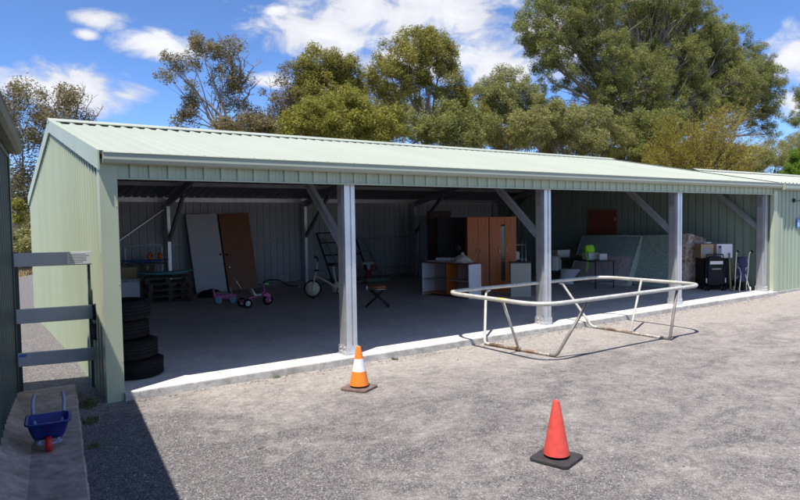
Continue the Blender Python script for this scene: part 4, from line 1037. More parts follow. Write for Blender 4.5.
# mattresses leaning on the end wall
def mattress(label, y0, y1, xb, xt, zt, th, mats, rz=0., split=None, name='mattress', yshear=0.):
    """face looks to -x; bottom edge at x=xb, top edge at x=xt"""
    t = thing(name, label, 'mattress', (xb, y0, 0), 0)
    W_ = y1-y0; Hh = math.hypot(xt-xb, zt); tilt = math.atan2(xt-xb, zt); t.rotation_euler = (0, tilt, 0)
    def slab(a, b_, mt_, nm, x0_=0., x1_=th):
        mb = MB(); n1, n2 = 16, 10
        # puffed face grid
        vs = []; 
        for i in range(n1+1):
            for j in range(n2+1):
                y = W_*i/n1; z = a+(b_-a)*j/n2; e = min(1, 6*min(i/n1, 1-i/n1))*min(1, 8*min((z)/Hh+.02, 1-z/Hh+.02))
                vs.append((x0_-.025*e*(1+.25*math.sin(i*2.1)*math.sin(j*2.3)), y+yshear*z, z))
        mb.add(vs, [(i*(n2+1)+j, (i+1)*(n2+1)+j, (i+1)*(n2+1)+j+1, i*(n2+1)+j+1) for i in range(n1) for j in range(n2)], 0, True)
        vb = [(x1_, y+yshear*z, z) for y in (0, W_) for z in (a, b_)]; va = [(x0_, y+yshear*z, z) for y in (0, W_) for z in (a, b_)]
        mb.add(va+vb, [(0, 1, 5, 4), (2, 6, 7, 3), (0, 4, 6, 2), (1, 3, 7, 5), (4, 5, 7, 6)], 1)
        return mb.build(nm, [mt_, mats[-1]], t, bevel=(.05 if len(mats) == 2 and mats[0] == mats[1] else 0), seg=3)
    if split:
        a = slab(0, split, mats[0], 'lower_cover'); slab(split+.001, Hh, mats[1], 'upper_cover')
    else: slab(0, Hh, mats[0], 'cover')
    mb = MB()
    for z in (.01, Hh-.01): mb.tube([(-.004, .03+yshear*z, z), (-.004, W_-.03+yshear*z, z)], .012, 6)
    for y in (.01, W_-.01): mb.tube([(-.004, y+yshear*.03, .03), (-.004, y+yshear*(Hh-.03), Hh-.03)], .012, 6)
    mb.build('piping', 'mattress_side', t)
    return t
mattress('double mattress with teal upper half and mottled pink lower half', 3.02, 5.05, 13.35, 14.28, 1.34, .20, ['mattress_pink', 'mattress_teal', 'mattress_side'], split=.92, yshear=.12)
mattress('plain pale green mattress between the two toned one and the floral one', 2.12, 3.10, 13.75, 14.36, 1.36, .18, ['mattress_green', 'mattress_side'], yshear=.10)
mattress('floral brown mattress on its edge behind the third post', 1.62, 1.80, 13.72, 14.00, 1.42, .80, ['mattress_floral', 'mattress_floral'])
bb = thing('brown_board', 'reddish brown board leaning on the end wall above the mattresses', 'board', (14.70, 4.40, 0)); bb.rotation_euler = (0, .04, 0)
mb = MB(); mb.box((0, 0, 0), (.03, 1.02, 2.09)); mb.build('panel', 'brown_board', bb)
mb = MB(); mb.box((-.012, .02, 1.78), (-.001, .06, 1.86)); mb.build('hinge', 'galvanised', bb)

# ------------------------------------------------------------------ fourth bay: dark trolley, microwave, pram, stroller
fr = thing('black_cabinet', 'black cabinet carrying the microwave at the end wall', 'cabinet', (14.36, 1.26, 0), math.radians(-35))
mb = MB(); mb.box((-.28, -.2, 0), (.36, .25, .80)); mb.build('carcass', 'black_plastic', fr, bevel=.008)
mb = MB(); mb.box((-.27, -.215, .04), (.035, -.201, .78)); mb.build('door', 'dark_cloth', fr)
mb = MB(); mb.box((.045, -.215, .04), (.35, -.201, .78)); mb.build('door', 'dark_cloth', fr)
mw = thing('microwave_carton', 'brown carton printed with a grey panel on the black cabinet', 'cardboard box', (14.13, 1.33, .802), math.radians(-38))
mb = MB(); mb.box((-.14, -.2, 0), (.17, .12, .35)); mb.build('box_body', 'cardboard', mw, bevel=.004)
mb = MB(); mb.box((-.10, -.203, .08), (.09, -.2005, .27)); mb.build('printed_panel', 'galvanised_dull', mw)
mv = thing('microwave', 'white microwave oven beside the brown carton', 'microwave', (14.40, 1.06, .802), math.radians(-38))
mb = MB(); mb.box((-.14, -.18, .0), (.24, .17, .35)); mb.build('case', 'appliance_white', mv, bevel=.008)
mb = MB(); mb.box((-.12, -.186, .03), (-.03, -.181, .32)); mb.build('control_panel', 'galvanised_dull', mv)
mb = MB(); mb.box((-.10, -.190, .25), (-.05, -.1865, .30)); mb.build('display', 'black_plastic', mv)
dish = thing('white_dish', 'small white dish on top of the brown carton', 'dish', (14.18, 1.28, 1.154))
mb = MB(); mb.lathe([(0, 0), (.09, 0), (.13, .045), (.12, .045), (.08, .012), (0, .01)], 20); mb.build('bowl', 'ceramic', dish)
mb = MB(); mb.lathe([(.128, .043), (.135, .046), (.128, .049)], 20); mb.build('rim', 'ceramic', dish)
pm = thing('folded_pram', 'folded black pram with a pale handle strip before the black cabinet', 'pram', (13.98, .92, 0), math.radians(-35))
mb = MB(); mb.prism([(-.20, 0, .16), (.20, 0, .16), (.19, 0, .80), (.12, 0, .86), (-.12, 0, .86), (-.19, 0, .80)], (0, .14, 0)); mb.build('hood', 'dark_cloth', pm, bevel=.03)
mb = MB(); mb.box((-.15, -.014, .66), (.17, -.004, .74)); mb.build('reflective_strip', 'white_paint', pm, bevel=.004)
mb = MB(); mb.box((-.10, -.012, .53), (.13, -.004, .56)); mb.build('printed_strip', 'galvanised_dull', pm, bevel=.003)
mb = MB(); mb.tube([(-.24, .04, .10), (-.23, .03, .5), (-.2, .05, .9)], .012, 8); mb.tube([(.24, .04, .10), (.23, .03, .5), (.2, .05, .9)], .012, 8); mb.tube([(-.2, .05, .9), (.2, .05, .9)], .014, 8); mb.tube([(-.24, .02, .16), (.24, .02, .16)], .012, 8); mb.build('frame', 'black_metal', pm)
for x in (-.24, -.17, .17, .24): wheel(pm, (x, .02, .075), .075, .03, 'rubber', 'panel_grey_white', PI/2-.2)
for x in (-.235, .235):
    mb = MB(); mb.box((x-.012, -.02, .20), (x+.012, .01, .32)); mb.build('side_catch', 'panel_grey_white', pm, bevel=.004)
hs = thing('hockey_stick', 'yellow wooden hockey stick standing between the pram and the stroller', 'hockey stick', (14.30, .72, 0))
mb = MB(); mb.tube([(-.10, -.10, .04), (-.05, -.05, .015), (0, 0, .05), (.06, .05, .5), (.08, .08, .92)], [.02, .022, .02, .018, .016], 8); mb.build('shaft', 'hockey_wood', hs)
mb = MB(); mb.tube([(.071, .068, .70), (.081, .081, .93)], .021, 8); mb.build('grip', 'green_metal', hs)
ss = thing('folded_stroller', 'folded umbrella stroller with navy seat and silver frame by the end post', 'stroller', (14.28, .42, 0), math.radians(-37))
for s_ in (-1, 1):
    mb = MB(); mb.tube(bend([(s_*.13, .10, .08), (s_*.15, .05, .5), (s_*.15, .0, .93), (s_*.16, -.07, 1.0)], .06), .013, 8); mb.build('push_bar', 'galvanised', ss)
    mb = MB(); mb.tube([(s_*.16, -.07, 1.0), (s_*.17, -.16, .96)], .022, 8); mb.build('handle', 'black_plastic', ss)
    mb = MB(); mb.tube([(s_*.12, -.10, .07), (s_*.05, -.02, .45), (s_*.11, .03, .75)], .011, 8); mb.build('leg', 'galvanised', ss)
    mb = MB(); mb.tube([(s_*.14, .06, .30), (-s_*.13, .0, .62)], .009, 8); mb.build('cross_brace', 'galvanised', ss)
    wheel(ss, (s_*.13, -.10, .065), .065, .025, 'cream_paint', 'galvanised_dull', PI/2-.3); wheel(ss, (s_*.15, .12, .065), .065, .025, 'cream_paint', 'galvanised_dull', PI/2-.3)
mb = MB(); K = 12; vs = []
for i in range(11):
    z = .25+.06*i
    for j in range(K):
        a = 2*PI*j/K; q = 1+.25*math.sin(3*a+i*1.3); vs.append((.10*q*math.cos(a), .055*q*math.sin(a)+.02, z))
mb.add(vs, [(i*K+j, i*K+(j+1)%K, (i+1)*K+(j+1)%K, (i+1)*K+j) for i in range(10) for j in range(K)]+[tuple(range(K))[::-1], tuple(range(10*K, 11*K))], 0, True); mb.build('seat_cloth', 'navy_cloth', ss)
lowb = thing('black_crate', 'low black crate on the floor behind the end post', 'crate', (14.62, .66, 0), 0)
mb = MB(); mb.box((-.1, -.15, 0), (.14, .15, .22)); mb.build('crate_body', 'black_plastic', lowb, bevel=.01)
mb = MB(); mb.box((-.11, -.16, .2205), (.15, .16, .235)); mb.build('rim', 'black_plastic', lowb)

# ------------------------------------------------------------------ weeds
def weed(x, y, r, n, label, hgt=.06):
    vs = []; fs = []
    for k in range(n):
        a = random.uniform(0, 2*PI); q = r*math.sqrt(random.random()); px, py = x+q*math.cos(a), y+q*math.sin(a)*1.2; z0 = gz(px, py)
        d = random.uniform(0, 2*PI); h_ = hgt*random.uniform(.4, 1.1); w = .004+.003*random.random(); lx, ly = math.cos(d)*h_*.6, math.sin(d)*h_*.6
        o = len(vs); vs += [(px-w*math.sin(d), py+w*math.cos(d), z0), (px+w*math.sin(d), py-w*math.cos(d), z0), (px+lx*.5+w*math.sin(d), py+ly*.5, z0+h_*.8), (px+lx, py+ly, z0+h_)]
        fs += [(o, o+1, o+2), (o, o+2, o+3)]
    me = bpy.data.meshes.new('weed_tuft'); me.from_pydata(vs, [], fs); me.materials.append(M['grass_green'])
    o = bpy.data.objects.new('weed_tuft', me); col.objects.link(o); return tag(o, label, 'weed', 'weeds along the concrete path')
weed(-.22, -.02, .10, 150, 'green weed tuft between the path and the shed corner')
weed(-.28, -.62,   .09, 90, 'green weed tuft at the path edge beside the barrow', .045)
weed(-.78, .62, .07, 120, 'small weed at the foot of the dark shed corner', .04)
weed(-.36, -1.4, .05, 70, 'thin weed at the path edge nearer the camera', .03)
for k, (x, y) in enumerate(((3.65, -.16), (1.9, -.11))):
    weed(x, y, .05, 60, ('small weed at the slab edge right of the orange cone', 'tiny weed at the slab edge left of the first post')[k], .03)

# fallen gum leaves and bark bits: a scatter nobody could count
def litter(n):
    vs = []; fs = []
    k = 0
    while k < n:
        if random.random() < .82: x = random.uniform(.2, 14.6); y = -.10-abs(random.gauss(0, .10))-.006*x
        else: x = random.uniform(-.2, 14); y = random.uniform(-6.5, -.15)
        z = gz(x, y)+.004; a = random.uniform(0, 2*PI); L_ = random.uniform(.008, .024); w_ = L_*random.uniform(.12, .28)
        c, s_ = math.cos(a), math.sin(a); o = len(vs); zz = random.uniform(.002, .012)
        vs += [(x-c*L_, y-s_*L_, z), (x-s_*w_, y+c*w_, z+zz), (x+c*L_, y+s_*L_, z+zz*.5), (x+s_*w_, y-c*w_, z+.001)]; fs.append((o, o+1, o+2, o+3)); k += 1
    me = bpy.data.meshes.new('leaf_litter'); me.from_pydata(vs, [], fs); me.materials.append(simple('litter', (.15, .11, .08), .9, var=.6, scale=3.))
    o = bpy.data.objects.new('leaf_litter', me); col.objects.link(o); tag(o, 'dry brown gum leaves and bark bits scattered along the slab edge and yard', 'leaf litter', kind='stuff')
litter(900)

# ------------------------------------------------------------------ trees
def tree(name, label, base, lobes, leaf, bark, trunk_r=.25, leaf_len=.175, leaf_w=.058, density=1.0, clump_r=.75, lean=(0, 0), bare=0, dead=(), group='trees behind the sheds', fork=.35, droop=.2, twigs=True, seed=1, wisp=0., per=110, full=1.0):
    """lobes: list of (u, v, ru, rv, Y, amount); converted to real positions and sizes"""
    R = np.random.default_rng(seed); rd = random.Random(seed)
    t = thing(name, label, 'tree', base, 0, group); B = Vector(base)
    br = MB(); lv = []; lvn = []; tint = []
    world = []
    for (u, v, ru, rv, Y_, am) in lobes:
        if trunk_r > .5: rv = rv*1.2
        c = at(u, v, Y_); dist = (c-CAM)@CF; s = dist/F_PX
        world.append((Vector(c), ru*s*full, rv*s*full, am))
    cz = sum(w[0].z*w[1] for w in world)/sum(w[1] for w in world); cx = sum(w[0].x*w[1] for w in world)/sum(w[1] for w in world); cyy = sum(w[0].y*w[1] for w in world)/sum(w[1] for w in world)
    top = Vector((cx, cyy, cz)); fk = B.lerp(Vector((cx*.6+B.x*.4+lean[0], cyy*.6+B.y*.4, cz)), fork)
    mid = B.lerp(fk, .5)+Vector((rd.uniform(-.15, .15), rd.uniform(-.15, .15), 0))
    br.tube([B-B, mid-B, fk-B], [trunk_r, trunk_r*.85, trunk_r*.7], 9)
    trunk = br.build('trunk', bark, t)
    lb_ = MB()
    def wig(a, b_, n, amp):
        pts = [a]
        for i in range(1, n): 
            q = i/n; p = a.lerp(b_, q); p = p+Vector((rd.uniform(-amp, amp), rd.uniform(-amp, amp), rd.uniform(-amp, amp)*.5+amp*.6*math.sin(q*PI))); pts.append(p)
        pts.append(b_); return pts
    clumps = []
    for (c, rx, rz, am) in world:
        start = fk
        if len(world) > 4 and rd.random() < .5:   # a limb leaving higher up another line
            start = fk.lerp(c, .15)
        pts = wig(start, c+Vector((0, 0, -rz*.35)), 5, (c-start).length*.05); r0 = trunk_r*.55*max(.35, min(1, rx/2.2))
        lb_.tube([p-B for p in pts], [r0*(1-.75*i/5) for i in range(6)], 7)
        nc = max(4, int(am*density*rx*rz*9.0/(clump_r**2)))
        for k in range(nc):
            d = R.normal(size=3); d /= np.linalg.norm(d); q = R.uniform(.25, 1.35)**.5
            p = c+Vector((d[0]*rx*q, d[1]*rx*.85*q, d[2]*rz*q)); clumps.append((p, R.uniform(.45, 1.2), c, rx))
            if twigs and (k % (5 if nc > 26 else 3) == 0):
                s0 = pts[rd.choice((2, 3, 4, 5))]; w = wig(s0, p, 3, (p-s0).length*.07)
                lb_.tube([x-B for x in w], [min(.05, r0*.30), min(.035, r0*.2), min(.022, r0*.13), .008], 5, cap=False)
    for (u0, v0, u1, v1, Y_, r) in dead:          # bare branches
        a, b_ = Vector(at(u0, v0, Y_)), Vector(at(u1, v1, Y_)); w = wig(a, b_, 5, (b_-a).length*.05)
        lb_.tube([x-B for x in w], [r*(1-.85*i/5) for i in range(6)], 6)
        for k in range(9):
            i = rd.choice((1, 2, 3, 4)); s0 = w[i]; L_ = (b_-a).length*rd.uniform(.12, .35); dd = Vector((rd.uniform(-1, 1), rd.uniform(-.6, .6), rd.uniform(.1, 1))).normalized()
            e = s0+dd*L_; m_ = s0.lerp(e, .5)+Vector((rd.uniform(-.1, .1), 0, rd.uniform(-.1, .1)))*L_
            lb_.tube([s0-B, m_-B, e-B], [r*.32, r*.2, r*.06], 5, cap=False)
            for q in range(2):
                dd2 = (dd+Vector((rd.uniform(-.9, .9), rd.uniform(-.5, .5), rd.uniform(-.3, .9)))).normalized(); lb_.tube([m_-B, m_+dd2*L_*.4-B], [r*.15, r*.04], 4, cap=False)
    lb_.build('limbs', bark, t, recalc=False)
    allp = []; allt = []
    for (p, s, c, rx) in clumps:
        n = int(2.9*per*s*s*rd.uniform(.75, 1.2)*density**.3)
        cr = clump_r*s
        d = R.normal(size=(n, 3)); d /= np.linalg.norm(d, axis=1)[:, None]; q = R.uniform(0, 1, n)**.5
        pos = d*q[:, None]*np.array([cr, cr, cr*.9]); pos[:, 2] -= .35*cr*(pos[:, 0]**2+pos[:, 1]**2)/cr**2
        pos += np.array(p-B)
        base_t = R.uniform(.15, .85)
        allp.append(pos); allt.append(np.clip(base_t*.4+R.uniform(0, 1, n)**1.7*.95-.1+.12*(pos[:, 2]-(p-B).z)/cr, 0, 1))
    pos = np.concatenate(allp); tt = np.concatenate(allt); n = len(pos)
    dirv = R.normal(size=(n, 3)); dirv[:, 2] = dirv[:, 2]*.6-droop*1.6; dirv /= np.linalg.norm(dirv, axis=1)[:, None]
    side = np.cross(dirv, R.normal(size=(n, 3))); side /= np.linalg.norm(side, axis=1)[:, None]
    L_ = leaf_len*R.uniform(.6, 1.35, n)[:, None]; W_ = leaf_w*R.uniform(.6, 1.3, n)[:, None]
    v0 = pos-dirv*L_/2; v2 = pos+dirv*L_/2; v1 = pos+side*W_/2-dirv*L_*.1; v3 = pos-side*W_/2-dirv*L_*.1
    V = np.stack([v0, v1, v2, v3], 1).reshape(-1, 3)
    me = bpy.data.meshes.new('crown'); me.vertices.add(4*n); me.vertices.foreach_set('co', V.ravel())
    me.loops.add(4*n); me.loops.foreach_set('vertex_index', np.arange(4*n)); me.polygons.add(n); me.polygons.foreach_set('loop_start', np.arange(n)*4)
    me.update(calc_edges=True)
    a_ = me.attributes.new('tint', 'FLOAT', 'FACE'); a_.data.foreach_set('value', tt.astype(np.float32))
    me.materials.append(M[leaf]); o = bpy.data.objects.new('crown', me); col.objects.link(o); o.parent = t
    return n
def gb(u, Y_):     # a foot on the ground below the picture column u
    p = at(u, 215, Y_); return (float(p[0]), float(Y_), gz(p[0], Y_)-.1)
cnt = 0
# far left pair, brownish and open
cnt += tree('gum_tree', 'brownish gum tree at the far left between the sheds', gb(12, 30), [(2, 112, 26, 22, 30, .8), (30, 112, 20, 16, 30, .7), (14, 88, 12, 8, 30, .5), (22, 150, 22, 22, 30, .9), (26, 195, 18, 24, 30, .8), (5, 180, 22, 30, 30, .8), (28, 232, 16, 14, 29, .8)], 'leaf_brown', 'bark_pale', .28, density=.8, clump_r=.8, dead=((10, 130, 8, 84, 30, .05),), seed=3)
cnt += tree('gum_tree', 'thin brown gum tree with dead twigs left of the shed gable', gb(60, 32), [(66, 96, 18, 8, 32, .7), (82, 108, 14, 10, 32, .7), (50, 104, 16, 10, 32, .8), (44, 132, 22, 18, 32, .9), (66, 124, 26, 14, 32, .9)], 'leaf_brown', 'bark_pale', .22, density=.8, clump_r=.7, dead=((76, 120, 84, 86, 32, .05), (90, 126, 104, 106, 32, .05), (84, 120, 93, 94, 32, .04)), seed=4)
# open sparse gum with dead branches
cnt += tree('gum_tree', 'open gum tree with bare twisted branches and see through crown', gb(224, 30),
    [(164, 72, 10, 7, 30, .8), (171, 56, 9, 8, 30, .7), (192, 58, 10, 9, 30, .8), (205, 46, 15, 13, 30, 1.), (222, 55, 14, 14, 30, .9), (232, 44, 8, 8, 30, .7), (193, 90, 12, 12, 30, .8), (196, 112, 14, 10, 30, .95), (176, 118, 9, 6, 30, .7), (222, 82, 14, 14, 30, .5), (240, 90, 14, 14, 30, .6), (243, 108, 16, 10, 30, .9), (228, 68, 14, 8, 30, .6), (180, 66, 6, 5, 30, .5)],
    'leaf_brown', 'bark_pale', .24, density=.75, clump_r=.5, per=62, leaf_len=.16, dead=((236, 90, 219, 36, 30, .10), (238, 92, 240, 46, 30, .08), (240, 92, 258, 62, 30, .07), (244, 100, 262, 78, 30, .06), (222, 118, 172, 68, 30, .09), (240, 80, 250, 48, 30, .05), (226, 116, 208, 60, 30, .08)), fork=.72, seed=5)
cnt += tree('gum_tree', 'slim grey brown gum between the open tree and the dense tree', gb(283, 31), [(284, 72, 9, 7, 31, .6), (280, 90, 14, 10, 31, .6), (292, 98, 12, 12, 31, .6), (270, 96, 12, 8, 31, .5), (266, 115, 18, 12, 31, .8), (290, 118, 18, 12, 31, .8)], 'leaf_brown', 'bark_pale', .16, density=.7, clump_r=.55, per=70, dead=((276, 120, 270, 80, 31, .05), (280, 122, 294, 74, 31, .05)), fork=.6, seed=6)
# dense middle group
cnt += tree('gum_tree', 'dense olive gum tree with a rounded top left of the tallest middle tree', gb(325, 31), [(324, 62, 18, 14, 31, 1.), (308, 78, 16, 16, 31, 1.), (340, 72, 18, 14, 31, 1.), (324, 95, 28, 18, 31, .9), (350, 90, 16, 18, 31, .9), (303, 104, 14, 14, 31, .8)], 'leaf_olive', 'bark_pale', .3, density=1.0, clump_r=.62, full=1.12, seed=7)
cnt += tree('gum_tree', 'tallest gum of the middle group with a pale forked trunk', gb(425, 29), [(424, 44, 22, 14, 29, 1.), (400, 58, 24, 13, 29, 1.), (446, 56, 16, 13, 29, 1.), (388, 78, 22, 12, 29, .9), (438, 82, 22, 14, 29, .7), (455, 96, 14, 12, 29, .6), (470, 104, 12, 14, 29, .7), (400, 96, 16, 12, 29, .6), (412, 74, 16, 10, 29, .5), (430, 34, 12, 7, 29, .9)], 'leaf_olive', 'bark_pale', .3, density=1.0, clump_r=.6, dead=((424, 130, 418, 66, 29, .11), (426, 130, 432, 62, 29, .11), (430, 120, 446, 84, 29, .07), (422, 116, 408, 84, 29, .07)), fork=.55, full=1.12, seed=8)
cnt += tree('gum_tree', 'low yellow green tree in front of the middle group', gb(345, 25), [(344, 108, 24, 14, 25, 1.), (318, 118, 24, 14, 25, 1.), (300, 130, 22, 12, 25, 1.), (362, 122, 24, 14, 25, 1.), (390, 125, 18, 14, 25, .9), (350, 132, 30, 12, 25, 1.)], 'leaf_yellow', 'bark_dark', .2, density=1.05, clump_r=.55, full=1.15, seed=9)
cnt += tree('gum_tree', 'dark olive tree just behind the roof ridge near the forked trunk', gb(450, 27), [(456, 112, 20, 12, 27, .9), (440, 128, 26, 14, 27, .9), (408, 128, 20, 12, 27, .7), (478, 124, 20, 12, 27, .9), (462, 140, 26, 8, 27, .9)], 'leaf_deep', 'bark_dark', .2, density=.9, clump_r=.55, seed=10)
cnt += tree('gum_tree', 'rust tipped gum left of the huge tree', gb(510, 30), [(508, 84, 16, 12, 30, 1.), (486, 92, 14, 12, 30, .9), (496, 104, 16, 14, 30, 1.), (522, 98, 16, 16, 30, 1.), (500, 130, 26, 16, 30, 1.)], 'leaf_greygreen', 'bark_pale', .26, density=1., clump_r=.6, full=1.15, seed=12)
# the huge gum
cnt += tree('gum_tree', 'huge spreading gum tree towering over the right half of the roof', gb(640, 32),
    [(560, 18, 26, 24, 32, 1.), (545, 45, 20, 18, 32, .9), (552, 74, 18, 18, 32, .6), (580, 48, 16, 20, 33, .5), (596, 10, 26, 18, 33, .9), (575, -8, 34, 14, 32, 1.), (630, -6, 34, 16, 33, 1.), (668, -2, 34, 18, 32, 1.), (606, 58, 26, 20, 31, 1.), (640, 38, 22, 18, 33, .6), (694, 24, 26, 18, 32, 1.),
     (640, 78, 32, 22, 31, 1.), (610, 96, 22, 20, 31, 1.), (680, 58, 26, 18, 31, 1.), (716, 52, 24, 18, 32, 1.), (738, 40, 13, 12, 33, .7), (752, 66, 20, 16, 32, .9), (770, 84, 14, 14, 32, .9), (728, 84, 28, 18, 31, 1.), (690, 96, 28, 20, 31, 1.), (652, 116, 30, 20, 31, .9), (762, 112, 16, 12, 32, .7), (766, 130, 12, 8, 32, .6), (620, 30, 30, 22, 35, .8), (660, 60, 34, 24, 35, .8), (570, 30, 22, 22, 34, .6), (705, 70, 30, 24, 34, .8), (600, 80, 24, 20, 34, .6), (655, 18, 30, 18, 34, .8), (740, 78, 26, 20, 33, 1.), (720, 112, 26, 18, 32, 1.), (756, 96, 20, 16, 33, 1.), (700, 44, 24, 16, 33, .9), (528, 24, 14, 18, 32, .8)],
    'leaf_deep', 'bark_pale', .55, density=.74, clump_r=.62, per=95, dead=((644, 130, 614, 22, 31.5, .12), (630, 96, 672, 93, 29.6, .05)), fork=.45, full=1.13, seed=14)
cnt += tree('gum_tree', 'light olive tree below the huge gum behind the ridge', gb(560, 26), [(556, 120, 26, 16, 26, 1.), (530, 128, 22, 16, 26, 1.), (586, 122, 24, 18, 26, 1.), (545, 108, 16, 10, 26, .9), (570, 142, 40, 10, 26, 1.), (612, 140, 20, 14, 26, .9)], 'leaf_greygreen', 'bark_dark', .22, density=1., clump_r=.55, seed=15)
cnt += tree('dark_tree', 'dark green tree in the shade under the huge gum', gb(640, 27), [(636, 132, 26, 18, 27, 1.), (660, 126, 22, 18, 27, 1.), (650, 150, 34, 10, 27, 1.), (630, 158, 30, 10, 27, 1.), (675, 158, 30, 10, 27, 1.), (712, 156, 30, 12, 27.5, 1.), (745, 160, 26, 12, 27.5, 1.)], 'leaf_deep', 'bark_dark', .2, density=1., clump_r=.55, seed=16)
cnt += tree('scrub_tree', 'olive trees massed low behind the yellow green tree', gb(370, 38), [(330, 118, 34, 18, 38, 1.), (372, 100, 24, 18, 38, 1.), (392, 112, 30, 18, 38, 1.), (430, 122, 34, 18, 38, 1.), (300, 124, 22, 14, 38, .9), (462, 116, 20, 14, 38, .9)], 'leaf_olive', 'bark_dark', .25, density=.8, clump_r=.8, leaf_len=.21, seed=31)
cnt += tree('scrub_tree', 'grey green trees massed low behind the roof left of the huge gum', gb(500, 38), [(470, 130, 34, 16, 38, 1.), (510, 128, 30, 20, 38, 1.), (550, 130, 34, 24, 38, 1.), (600, 135, 34, 24, 38, 1.)], 'leaf_greygreen', 'bark_dark', .25, density=.8, clump_r=.8, leaf_len=.21, seed=32)
# golden bush with fine upward sprays
def spray_bush(name, label, base, fans, leaf, seed, Y_):
    R = np.random.default_rng(seed); rd = random.Random(seed); t = thing(name, label, 'bush', base, 0, 'trees behind the sheds'); B = Vector(base)
    st_ = MB(); P_, D_, T_ = [], [], []
    for (u0, v0, u1, v1, k) in fans:
        for i in range(k):
            a = Vector(at(u0+rd.gauss(0, 6), v0+10, Y_+rd.uniform(-1, 1))); b_ = Vector(at(u1+rd.gauss(0, 9), v1+rd.gauss(0, 7), Y_+rd.uniform(-1.6, 1.6)))
            m_ = a.lerp(b_, .5)+Vector((rd.gauss(0, .1), rd.gauss(0, .1), .15)); st_.tube([a-B, m_-B, b_-B], [.02, .014, .004], 4, cap=False)
            base_t = rd.uniform(0, .6)
            for j in range(120):
                q = rd.uniform(.15, 1.); p = (a.lerp(m_, q*2) if q < .5 else m_.lerp(b_, q*2-1)); w = .16*(1.1-q*.5)
                off = Vector((rd.gauss(0, w), rd.gauss(0, w), rd.gauss(0, w*.7))); P_.append(p+off-B); dd = ((b_-a).normalized()*1.0+Vector((rd.gauss(0, .5), rd.gauss(0, .5), rd.gauss(0, .4)))).normalized(); D_.append(dd); T_.append(min(1, base_t+rd.uniform(0, .5)))
    st_.tube([(0, 0, 0), Vector(at(700, 190, Y_))-B], [.12, .08], 7); st_.build('stems', 'bark_dark', t, recalc=False)
    pos = np.array([tuple(p) for p in P_]); dirv = np.array([tuple(p) for p in D_]); n = len(pos); tt = np.array(T_)
    side = np.cross(dirv, R.normal(size=(n, 3))); side /= np.linalg.norm(side, axis=1)[:, None]; L_ = .17*R.uniform(.6, 1.3, n)[:, None]; W_ = .06*R.uniform(.6, 1.3, n)[:, None]
    V = np.stack([pos-dirv*L_/2, pos+side*W_/2, pos+dirv*L_/2, pos-side*W_/2], 1).reshape(-1, 3)
    me = bpy.data.meshes.new('crown'); me.vertices.add(4*n); me.vertices.foreach_set('co', V.ravel()); me.loops.add(4*n); me.loops.foreach_set('vertex_index', np.arange(4*n)); me.polygons.add(n); me.polygons.foreach_set('loop_start', np.arange(n)*4); me.update(calc_edges=True)
    a_ = me.attributes.new('tint', 'FLOAT', 'FACE'); a_.data.foreach_set('value', tt.astype(np.float32)); me.materials.append(M[leaf]); o = bpy.data.objects.new('crown', me); col.objects.link(o); o.parent = t
spray_bush('golden_bush', 'golden feathery bush in front of the huge gum', gb(700, 23),
    [(700, 185, 716, 112, 60), (700, 185, 738, 108, 36), (698, 185, 690, 126, 40), (696, 185, 664, 118, 26), (700, 185, 748, 140, 40), (704, 185, 770, 145, 26), (690, 185, 650, 150, 44), (712, 185, 732, 150, 60), (688, 185, 700, 130, 60), (700, 180, 720, 140, 60), (696, 180, 680, 150, 50), (670, 185, 656, 146, 26), (730, 185, 745, 160, 40), (700, 185, 700, 150, 50)], 'leaf_golden', 21, 23)
cnt += tree('scrub_tree', 'pale green scrub on the rise behind the neighbouring roof', gb(775, 40), [(776, 152, 22, 12, 40, 1.), (750, 158, 22, 12, 40, 1.), (796, 146, 16, 12, 40, 1.), (730, 164, 24, 10, 40, 1.), (780, 168, 34, 10, 40, 1.)], 'leaf_greygreen', 'bark_dark', .22, density=.9, clump_r=.8, leaf_len=.21, seed=17)
cnt += tree('gum_tree', 'gum crown at the right edge of the picture', gb(806, 34), [(804, 92, 10, 9, 34, .9), (798, 118, 12, 7, 34, .7), (815, 105, 14, 14, 34, .9)], 'leaf_deep', 'bark_pale', .2, density=.8, clump_r=.6, seed=18)
cnt += tree('shrub', 'bright green shrub behind the neighbouring roof at the right edge', gb(803, 24), [(802, 160, 11, 12, 24, 1.), (796, 172, 12, 8, 24, 1.)], 'leaf_bright', 'bark_dark', .1, density=1.1, clump_r=.4, seed=19)
# low scrub filling behind the ridge and at the far left verge
cnt += tree('scrub_tree', 'low brown scrub behind the ridge under the open gum', gb(245, 27), [(240, 124, 26, 8, 27, 1.), (272, 130, 24, 8, 27, 1.), (262, 122, 14, 8, 27, .8)], 'leaf_brown', 'bark_dark', .16, density=.9, clump_r=.5, seed=22)
cnt += tree('scrub_tree', 'olive scrub on the grassy verge between the sheds', gb(22, 25), [(24, 244, 14, 9, 25, 1.), (14, 238, 12, 12, 25.5, 1.), (34, 240, 14, 12, 26, 1.), (20, 228, 18, 16, 34, 1.), (2, 232, 18, 14, 34, 1.), (40, 225, 18, 16, 34, 1.)], 'leaf_greygreen', 'bark_dark', .12, density=1., clump_r=.45, seed=23)
cnt += tree('wattle_shrub', 'small yellow flowering shrub on the verge between the sheds', gb(19, 27), [(18, 203, 4, 4, 27, 1.), (19, 215, 3, 4, 27, .8)], 'leaf_yellow', 'bark_dark', .06, density=1.6, clump_r=.25, per=60, leaf_len=.14, seed=24)
print('leaves', cnt)
